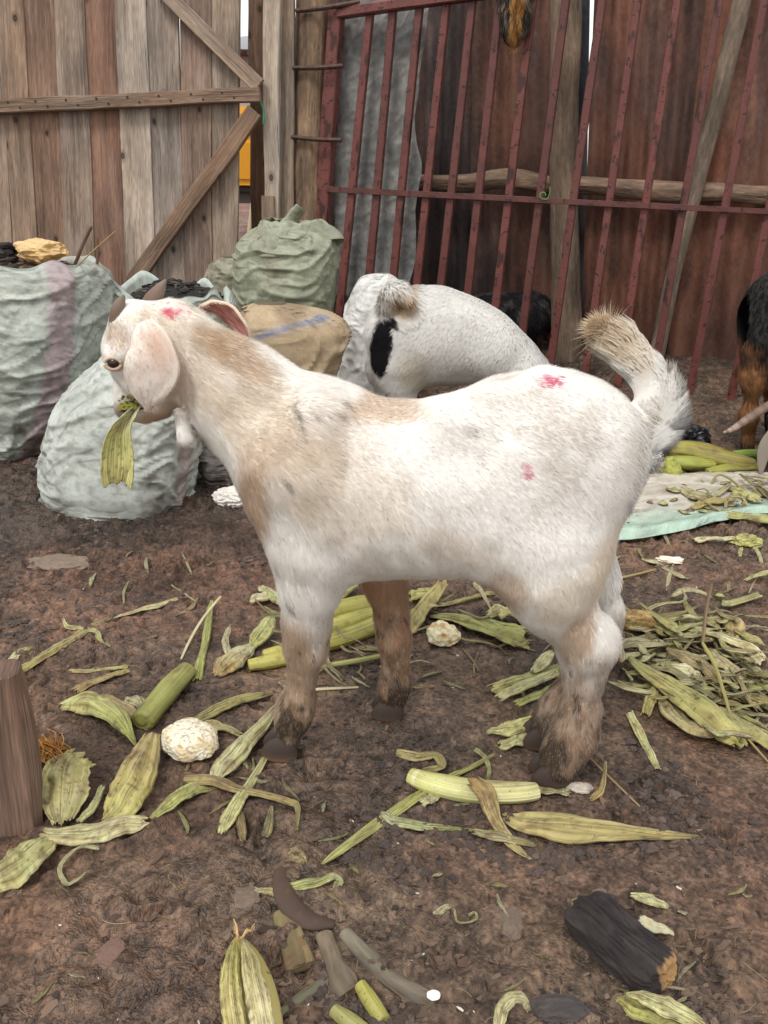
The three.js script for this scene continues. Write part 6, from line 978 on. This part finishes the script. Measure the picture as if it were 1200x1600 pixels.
{ // charred wood
  const tipc = lin('#94734a');
  thing('charred_block', 'black charred wood block with a burnt yellow tip', 'wood', [['block', lumpGeo(966, 1484, 82, 36, { c0: '#262020', c1: '#3a3230', amp: 0.13, freq: 2.2, squash: 0.8, sup: 5, grooves: 0.14, rot: 0.92, det: 40, sd: 17, mapColor: (x, y, z, c) => mixc(c, tipc, ss(0.78, 0.86, x + 0.10 * n3(x * 6, y * 6, z * 6)) * ss(-0.2, 0.1, -z + 0.4 * n3(x * 3, z * 4, 2) + 0.1)) }), M.matte], ['splinter', ribbonGeo([[1000, 1440, 12, .012], [1025, 1452, 16, .01], [1050, 1460, 6, .004]], { c0: '#3d3533', curl: 0.5, thick: 0.004 }), M.matte]]);
  stalk('dry_straw', 'short grey twig at the burnt tip of the charred block', [[1035, 1540, 3], [1070, 1546, 2.5]], { c0: '#8a7c6c', n: 8 }); }
husk('husk_scrap', 'short pale green leaf slip beyond the charred block', [[986, 1402, 8], [1008, 1406, 16, .002], [1030, 1414, 16, .002], [1044, 1420, 8]], { c0: '#cdd3a2', c1: '#c6cf9a', curl: 0.3, brown: 0 });
husk('husk_scrap', 'tiny square leaf scrap at the head of the charred block', [[895, 1412, 14, .008], [912, 1414, 20, .01]], { c0: '#a5ab80', c1: '#b4b98e', curl: 0.3 });
husk('husk_shell', 'dry cream husk curl near the black lump', [[778, 1612, 22], [784, 1580, 26, .008], [800, 1562, 26, .016], [818, 1566, 22, .014], [826, 1582, 8, .004]], { c0: '#c6bf8a', c1: '#bdb492', curl: 0.6, m: 12 });
lump('black_lump', 'blackish lump of dung beside the dry cream curl', 'dung', 872, 1580, 44, 18, { c0: '#3f3a3a', c1: '#4e4642', amp: 0.3, freq: 2, squash: 0.6, det: 14, sd: 22 });
husk('husk_sheath', 'broad yellow green husk at the bottom frame edge below the charred block', [[968, 1562, 14, .01], [990, 1572, 36, .016], [1030, 1588, 48, .02], [1080, 1612, 46, .016]], { c0: '#c9c070', c1: '#aaa856', curl: 0.5, m: 14 });
husk('husk_sheath', 'folded green upper layer on the broad husk at the frame edge', [[978, 1556, 10, .024], [1010, 1564, 26, .03], [1050, 1580, 32, .03], [1096, 1606, 26, .024]], { c0: '#b2b35a', c1: '#9fa450', curl: 0.5, m: 12 });
husk('husk_curl', 'tiny spiral tendril on the bare dirt', [[710, 1422, 3, .002], [714, 1440, 4, .002], [730, 1444, 4, .004], [744, 1438, 4, .006], [742, 1428, 4, .008], [732, 1432, 3, .006]], { c0: '#c9bf9c', curl: 0.3 });
husk('husk_scrap', 'small grey white chip by the spiral tendril', [[678, 1430, 6], [690, 1424, 12], [704, 1418, 6]], { c0: '#b5a898', c1: '#c2b6a4', curl: 0.3 });
husk('husk_scrap', 'flat grey brown flake among old stems and green ribbon', [[455, 1330, 16], [466, 1340, 26], [476, 1352, 12]], { c0: '#7d7064', c1: '#8a7c6e', curl: 0.15 });
husk('husk_scrap', 'dark upright flake beneath the forked brown stem', [[372, 1255, 8], [376, 1285, 16], [380, 1316, 10]], { c0: '#6e5750', c1: '#5d4a42', curl: 0.2 });
husk('husk_scrap', 'dark grey flake beside the dark upright flake', [[424, 1262, 6], [420, 1290, 15], [414, 1312, 12]], { c0: '#5a4f48', c1: '#4d443e', curl: 0.2 });
// ---- stones
lump('flat_stone', 'flat brown stone bedded in mud before the bulging sack', 'stone', 92, 880, 48, 22, { c0: '#76675a', c1: '#837263', speck: '#5f5146', amp: 0.22, squash: 0.32, det: 16, lift: -0.004, sd: 41 });
lump('flat_stone', 'small reddish stone flat on the dirt above the corn ear', 'stone', 175, 1488, 22, 20, { c0: '#755a50', c1: '#6b574c', speck: '#5d4c42', amp: 0.25, squash: 0.25, det: 14, lift: -0.003, sd: 43 });
lump('flat_stone', 'dull round stone bedded beside the dark curved pod', 'stone', 385, 1402, 22, 18, { c0: '#6b5c50', c1: '#77685a', speck: '#5a4c42', amp: 0.22, squash: 0.28, det: 14, lift: -0.003, sd: 47 });
lump('flat_stone', 'grey brown stone half buried between pod and charred block', 'stone', 800, 1440, 18, 26, { c0: '#695b50', c1: '#736455', speck: '#574a41', amp: 0.3, squash: 0.3, det: 14, lift: -0.003, sd: 49 });
// ---- mat with feed
{ const P00 = onG(960, 842), P10 = onG(1260, 810), z1 = onG(1260, 742), z0 = onG(1000, 745);
  const f = (u, v) => { const p = P00.clone().lerp(P10, u).lerp(z0.clone().lerp(z1, u), v); p.z += 0.03 * Math.sin(u * 5 + 1) * (1 - v) + 0.012 * n3(u * 5, v * 2, 3); p.y = groundH(p.x, p.z) + 0.006 + 0.016 * ss(0.25, 0.0, v) * (0.5 + 0.5 * ss(0.35, 0.1, v)) * (1 - 0 * u) - 0.016 * ss(0.06, 0, v) + 0.006 * Math.max(0, fbm(u * 6, v * 4, 3, 3)) + 0.004; return p; };
  thing('feeding_mat', 'pale green woven plastic mat spread under the feed', 'mat', [['m', slab(f, 90, 50, 0.003, (u, v) => { let c = mixc(lin('#bcd8c8'), lin('#d9d2c6'), ss(0.15, 0.5, v + 0.25 * fbm(u * 5, v * 5, 1, 4))); c = mulc(c, 1 + 0.12 * n3(u * 60, v * 60, 3)); return mixc(c, lin('#9c8a76'), 0.4 * ss(0.05, 0.3, fbm(u * 7, v * 7, 7, 4))); }, (u, v) => [u * 0.6, v * 0.4]), M.sack]]); }
const MATG = 'husks on the feeding mat', OM = { wave: 0.003 };
husk('husk_leaf', 'dead grey brown leaf curled upward on the feeding mat', [[1068, 762, 10, .02], [1085, 775, 14, .014], [1112, 776, 15, .014], [1140, 758, 8, .03]], { c0: '#6e6444', c1: '#5d5540', curl: 0.5 });
husk('husk_leaf', 'yellow husk lying at the middle of the feeding mat', [[1080, 796, 8, .014], [1100, 788, 18, .018], [1128, 784, 18, .018], [1148, 778, 8, .016]], { c0: '#bdb75c', c1: '#b3a85a', curl: 0.5 });
husk('husk_shell', 'pale green cut stalk end on the feeding mat', [[1150, 770, 18, .02], [1168, 776, 22, .02], [1186, 786, 18, .02]], { c0: '#a9ae60', c1: '#cdd096', curl: 0.8 });
husk('husk_leaf', 'long green blade lying along the near hem of the feeding mat', [[1116, 798, 6, .012], [1140, 806, 12, .014], [1175, 811, 13, .014], [1225, 814, 12, .014]], { c0: '#94995c', c1: '#a8ae6c', curl: 0.6 });
husk('husk_curl', 'pale ring of curled strip on the feeding mat', [[1134, 794, 6, .014], [1136, 782, 6, .03], [1148, 776, 6, .04], [1160, 782, 6, .03], [1164, 792, 4, .016]], { c0: '#cfc8a4', c1: '#c3ba90', curl: 0.3 });
husk('dry_leaf', 'dark brown leaf leaning across the feeding mat corner', [[1156, 742, 6, .03], [1175, 756, 9, .03], [1204, 778, 10, .02]], { c0: '#6d6448', c1: '#5f5840', curl: 0.5 });
stalk('dry_straw', 'thin arching stem over the feeding mat', [[1112, 756, 1.8, .01], [1122, 742, 1.8, .03], [1140, 748, 1.8, .03], [1172, 775, 1.8, .015]], { c0: '#8f8a5c', n: 24 });
for (let i = 0; i < 26; i++) { const x = rr(1030, 1198), y = rr(752, 800) - (x > 1100 ? 8 : 0), a = rr(-0.6, 0.6), L = rr(8, 22); husk('husk_scrap', 'small chewed husk scrap strewn on the feeding mat', [[x, y, 3, .012], [x + L * 0.5, y + a * 5, rr(4, 8), .016], [x + L, y + a * 9, 3, .012]], { c0: ['#a3a05c', '#7d7450', '#c3bd90', '#bdb66a', '#8a8a4c'][i % 5], curl: 0.5, n: 8, m: 4 }, MATG); }
// stalk bundle behind the mat
const SB = 'thick stalks behind the feeding mat';
stalk('corn_stalk', 'thick rough yellow stalk lying behind the feeding mat', [[1040, 702, 13, .004], [1075, 704, 17, .006], [1110, 712, 18, .006], [1150, 722, 15, .004], [1176, 726, 10]], { c0: '#a39d52', c1: '#8f8448', brown: 0.6 }, SB);
stalk('corn_stalk', 'smooth green stalk under the thick rough stalk', [[1038, 722, 11], [1075, 724, 13], [1115, 726, 10]], { c0: '#8f9a48', c1: '#a3a552', brown: 0.2 }, SB);
stalk('corn_stalk', 'bright green stalk reaching to the horned goat', [[1130, 712, 6, .006], [1160, 710, 8, .008], [1196, 708, 7, .006]], { c0: '#7f9a48', c1: '#8fa858', brown: 0.1 }, SB);
stalk('corn_stalk', 'short stalk nearest the mat in front of the thick rough stalk', [[1105, 738, 7], [1140, 732, 9], [1182, 730, 8]], { c0: '#9a9c50', c1: '#8f8a48', brown: 0.4 }, SB);
lump('husk_lump', 'green round husk clump at the mat corner by the goat\'s rump', 'husk', 1046, 742, 15, 14, { c0: '#a3a556', c1: '#7f7f42', amp: 0.25, squash: 1.3, det: 10, sd: 61 });
{ const o = onG(1068, 692), g = new THREE.IcosahedronGeometry(1, 16), q = g.attributes.position, cc = [], w = depthOf(o) / FPX; for (let i = 0; i < q.count; i++) { const x = q.getX(i), y = q.getY(i), z = q.getZ(i), k = 0.8 + 0.3 * (1 - 2 * Math.abs(n3(x * 2, y * 2, z * 2 + 5))) + 0.1 * n3(x * 7, y * 7, z * 7); q.setXYZ(i, o.x + x * 38 * w * k, o.y + 0.02 + Math.max(-0.6, y) * 20 * w * k, o.z + z * 30 * w * k); cc.push(...lin('#1b1b20')); } g.setAttribute('color', new THREE.Float32BufferAttribute(cc, 3)); g.computeVertexNormals(); thing('black_bag', 'crumpled black plastic bag behind the goat\'s tail', 'bag', [['b', g, M.gloss]]); }
// knot of husk before the mat
{ const L = lumpGeo(1166, 852, 22, 12, { c0: '#c6c486', c1: '#a5a65c', amp: 0.4, freq: 2, squash: 0.9, det: 14, sd: 63 }), t = ribbonGeo([[1084, 846, 12, .006], [1110, 844, 9, .006], [1150, 842, 8, .01]], { c0: '#d3cca8', c1: '#c3bf90', curl: 0.6 }), t2 = ribbonGeo([[1158, 858, 7, .01], [1156, 870, 6, .004], [1160, 878, 4]], { c0: '#c9c68c', curl: 0.5 }), t3 = ribbonGeo([[1178, 856, 8, .01], [1186, 868, 8, .004], [1190, 884, 6]], { c0: '#d3cfae', curl: 0.5 });
  thing('husk_knot', 'knotted pale husk with a trailing strip before the feeding mat', 'husk', [['knot', L, M.husk], ['strip', t, M.husk], ['strip', t2, M.husk], ['strip', t3, M.husk]]); }
lump('paper_scrap', 'torn white scrap with a yellow tip on the dirt before the mat', 'scrap', 1050, 877, 22, 8, { c0: '#e3dbcc', c1: '#d3c8b4', amp: 0.5, freq: 2.2, squash: 0.5, det: 10, sd: 65 });
stalk('dry_straw', 'thin straw lying from the hind leg to the torn white scrap', [[946, 908, 2], [1000, 896, 2], [1045, 884, 1.8]], { c0: '#a58f62', n: 14 });
husk('dry_leaf', 'brown stick like leaf under the torn white scrap', [[1020, 876, 6], [1050, 896, 8], [1075, 906, 5]], { c0: '#6d5744', c1: '#8a7a54', curl: 0.5 });
husk('husk_strip', 'bright green twig end at the frame edge beyond the pile', [[1164, 908, 6, .006], [1185, 900, 10, .01], [1215, 894, 10, .01]], { c0: '#b3b754', c1: '#a3ab50', curl: 0.7 });
// ---- pile beside the hind legs: the pieces that stand out
husk('husk_leaf', 'long broad ribbed husk lying over the pile', [[985, 1030, 12, .03], [1020, 1058, 26, .034], [1062, 1085, 36, .03], [1105, 1118, 44, .024], [1140, 1146, 40, .016], [1156, 1164, 22, .006]], { c0: '#8a8050', c1: '#b7ab58', curl: 0.5, m: 16 });
husk('husk_leaf', 'smooth bright green stalk strip sticking out of the pile', [[984, 1118, 18, .008], [1000, 1150, 18, .006], [1016, 1180, 17, .002], [1028, 1206, 12]], { c0: '#c3c87a', c1: '#b3bb62', curl: 0.8 });
husk('husk_shell', 'short yellow green stub upright in the pile', [[1008, 1118, 18, .006], [1015, 1098, 24, .016], [1022, 1080, 18, .022]], { c0: '#bcc258', c1: '#a8b04c', curl: 0.8 });
husk('dry_leaf', 'curled beige dry leaf under the broad ribbed husk', [[1038, 1088, 26, .012], [1048, 1112, 34, .012], [1075, 1138, 26, .01], [1105, 1146, 24, .012], [1132, 1132, 8, .02]], { c0: '#9c8a6c', c1: '#b3a486', curl: 0.55, m: 12 });
husk('husk_leaf', 'brown rolled husk leaf ending at the frame edge', [[1128, 1112, 20, .02], [1150, 1135, 26, .018], [1180, 1150, 24, .012], [1220, 1176, 20, .006]], { c0: '#7d6448', c1: '#a39658', curl: 0.6 });
husk('red_peel', 'dark red flat peel lying among the husks', [[1108, 1018, 16, .012], [1130, 1040, 28, .012], [1152, 1060, 30, .006], [1166, 1070, 12]], { c0: '#6e3f3a', c1: '#8d5d54', curl: 0.25, cat: 'peel', brown: 0.1 });
husk('red_peel', 'dark red crumpled peel behind the flat red peel', [[1050, 976, 18, .006], [1085, 974, 26, .012], [1120, 970, 20, .012], [1145, 966, 8]], { c0: '#5d3836', c1: '#84504a', curl: 0.5, cat: 'peel', brown: 0.1 });
lump('husk_lump', 'brown straw covered cob lump beside the hind hock', 'cob', 996, 982, 32, 18, { c0: '#8a6e42', c1: '#b79c68', amp: 0.2, squash: 1.1, speck: '#5a4228', det: 14, sd: 71 });
lump('husk_lump', 'small cut cob piece with a brown face in the pile', 'cob', 1146, 990, 15, 15, { c0: '#b9a878', c1: '#8a6c44', amp: 0.25, squash: 1.2, det: 8, sd: 73 });
stalk('dry_straw', 'thin brown twig standing up across the pile', [[1112, 912, 2.6, .06], [1104, 950, 2.6, .06], [1098, 1005, 2.4, .04]], { c0: '#6e5844', c1: '#7d6650', n: 20 });
stalk('dry_straw', 'thin green stem arching down over the pile', [[1098, 1005, 2.6, .05], [1118, 1042, 2.6, .05], [1132, 1085, 2.4, .04], [1148, 1128, 2, .02], [1200, 1190, 1.8, .004]], { c0: '#a3a05c', c1: '#94845c', n: 30 });
husk('husk_leaf', 'dark withered ribbon snaking through the pile', [[1018, 1044, 6, .03], [1050, 1050, 10, .03], [1085, 1072, 12, .026], [1118, 1092, 8, .02]], { c0: '#3d382f', c1: '#48433a', curl: 0.6 });
husk('husk_leaf', 'second dark withered leaf above the snaking ribbon', [[1042, 1015, 6, .03], [1072, 1032, 20, .03], [1102, 1046, 24, .026], [1128, 1072, 8, .02]], { c0: '#45453c', c1: '#57564a', curl: 0.6 });
husk('husk_shell', 'white rounded inner husk in the middle of the pile', [[1040, 1044, 8, .022], [1065, 1048, 20, .026], [1092, 1054, 14, .02]], { c0: '#c6c8ac', c1: '#d3d2b8', curl: 0.6, brown: 0.05 });
husk('husk_shell', 'pale hooked husk curl behind the pile', [[1130, 936, 8, .03], [1124, 930, 12, .04], [1122, 940, 14, .02], [1140, 944, 16, .01], [1185, 930, 14, .006]], { c0: '#a8ad72', c1: '#b7b97e', curl: 0.5 });
husk('husk_curl', 'tan hooked leaf at the back of the pile', [[1050, 944, 6, .006], [1056, 930, 8, .03], [1080, 924, 8, .04], [1110, 934, 6, .03]], { c0: '#8f7d58', c1: '#a59068', curl: 0.5 });
husk('husk_leaf', 'long straw leaf with a pale rounded end over the pile edge', [[1092, 988, 5, .03], [1130, 998, 10, .03], [1168, 1014, 16, .022], [1192, 1036, 20, .012]], { c0: '#a9a062', c1: '#d3cfa6', curl: 0.5 });
husk('husk_leaf', 'narrow straw leaf running to the frame edge past the red peel', [[1146, 1018, 6, .02], [1170, 1044, 8, .014], [1210, 1082, 9, .006]], { c0: '#b0a868', c1: '#9a8f54', curl: 0.5 });
husk('husk_leaf', 'grey green leaf running to the frame edge below the red peel', [[1138, 1088, 8, .01], [1170, 1094, 18, .01], [1220, 1108, 18, .006]], { c0: '#8d9058', c1: '#7f8450', curl: 0.5 });
// ---- pile: the crowd of pieces, drawn from a few kinds
{ const K = [['#a8a85c', '#b9b672'], ['#8f9050', '#a3a460'], ['#c9c79c', '#b5b27c'], ['#8a7a56', '#a08c64'], ['#6a6048', '#7d7254'], ['#b3ad66', '#8f8a50'], ['#d3cfae', '#c2bd92']];
  const nm = ['yellow green', 'olive green', 'pale cream', 'tan dry', 'dark brown', 'straw', 'whitish'];
  for (let i = 0; i < 130; i++) {
    let x, y; do { x = rr(950, 1200); y = rr(940, 1150); } while (y > 1010 + (x - 950) * 0.62 + 40 || y < 935 + Math.max(0, 1020 - x) * 0.5 || rnd() > 1.15 - Math.abs(y - (1000 + (x - 950) * 0.32)) / 110);
    const a = rr(-0.5, 1.2) * (rnd() < 0.8 ? 1 : -1), L = rr(26, 110), w = rr(4, 14), k = Math.floor(rnd() * 7), b = rr(-0.6, 0.6), dx = Math.cos(a), dy = Math.sin(a) * 0.75, l = rr(0.004, 0.032);
    const hook = rnd() < 0.25;
    husk('pile_scrap', nm[k] + ' husk scrap in the pile beside the hind legs', [[x - dx * L / 2, y - dy * L / 2, w * 0.4, l * 0.5], [x - dx * L / 6 - dy * b * 10, y - dy * L / 6 + dx * b * 8, w, l], [x + dx * L / 5, y + dy * L / 5, w * rr(0.7, 1.1), l + (hook ? 0.012 : 0)], [x + dx * L / 2 * (hook ? 0.3 : 1), y + dy * L / 2 - (hook ? 6 : 0), w * 0.3, l * (hook ? 1.6 : 0.4)]], { c0: K[k][0], c1: K[k][1], curl: rr(0.3, 0.8), n: 14, m: 6, roll: rr(-0.8, 0.8), brown: 0.35 }, nm[k] + ' scraps of the husk pile');
  } }
// ---- thin scatter of small scraps elsewhere on the dirt
{ const Z = [[60, 1190, 400, 1290, 16, 'among the husks round the white lump'], [420, 930, 640, 1080, 24, 'under the goat between its front legs'], [660, 930, 860, 1120, 16, 'below the goat\'s belly'], [120, 830, 420, 950, 9, 'on the bare slope before the sacks'], [940, 840, 1180, 935, 10, 'on the dirt between mat and pile'], [420, 1180, 900, 1420, 10, 'on the open dirt before the goat'], [60, 1380, 1180, 1580, 16, 'on the foreground dirt']];
  const cs = ['#b3ad78', '#8f8a54', '#cdc7a8', '#8d765a', '#5d4c3e', '#6b5a4a', '#a39a6a'];
  for (const [x0, y0, x1, y1, n, where] of Z) for (let i = 0; i < n; i++) { const x = rr(x0, x1), y = rr(y0, y1), a = rr(0, 3.14), L = rr(7, 30), w = rr(3, 8), c = cs[Math.floor(rnd() * 7)], b = rr(-6, 6); husk('small_scrap', 'small dry husk scrap ' + where, [[x - Math.cos(a) * L, y - Math.sin(a) * L * 0.7, 2], [x + b, y + b * 0.5, w, .002], [x + Math.cos(a) * L, y + Math.sin(a) * L * 0.7, 2]], { c0: c, curl: rr(0.2, 0.7), n: 8, m: 4, wave: 0.002 }, 'small scraps ' + where); } }
// ---- long thin fibres of husk tangled through the pile and the heap
{ const Z = [[960, 960, 1200, 1140, 46, 'tangled through the pile beside the hind legs'], [420, 940, 640, 1050, 16, 'tangled through the heap behind the front legs'], [640, 920, 840, 1010, 10, 'lying below the goat\'s flank'], [1040, 745, 1200, 800, 10, 'lying over the feeding mat']], cs = ['#c9c08c', '#a89c66', '#d9d2b0', '#8f7d56', '#b7b470'];
  for (const [x0, y0, x1, y1, n, where] of Z) for (let i = 0; i < n; i++) { let x, y; do { x = rr(x0, x1); y = rr(y0, y1); } while (x0 === 960 && (y > 1010 + (x - 950) * 0.62 + 20 || y < 950)); const a = rr(-0.4, 0.9), L = rr(18, 70), q = rr(-14, 14), l = rr(0.004, 0.035); husk('husk_fibre', 'long thin husk fibre ' + where, [[x - Math.cos(a) * L * 0.7, y - Math.sin(a) * L * 0.5, 1.6, l * 0.4], [x - q * 0.4, y + q, rr(2.4, 5), l], [x + Math.cos(a) * L * 0.5, y + Math.sin(a) * L * 0.35 + q * 0.3, 3, l], [x + Math.cos(a) * L, y + Math.sin(a) * L * 0.7, 1.4, l * 0.4]], { c0: cs[i % 5], curl: 0.4, n: 16, m: 4, brown: 0.2, roll: rr(-1, 1) }, 'thin husk fibres ' + where); } }
renderer.render(scene, camera);
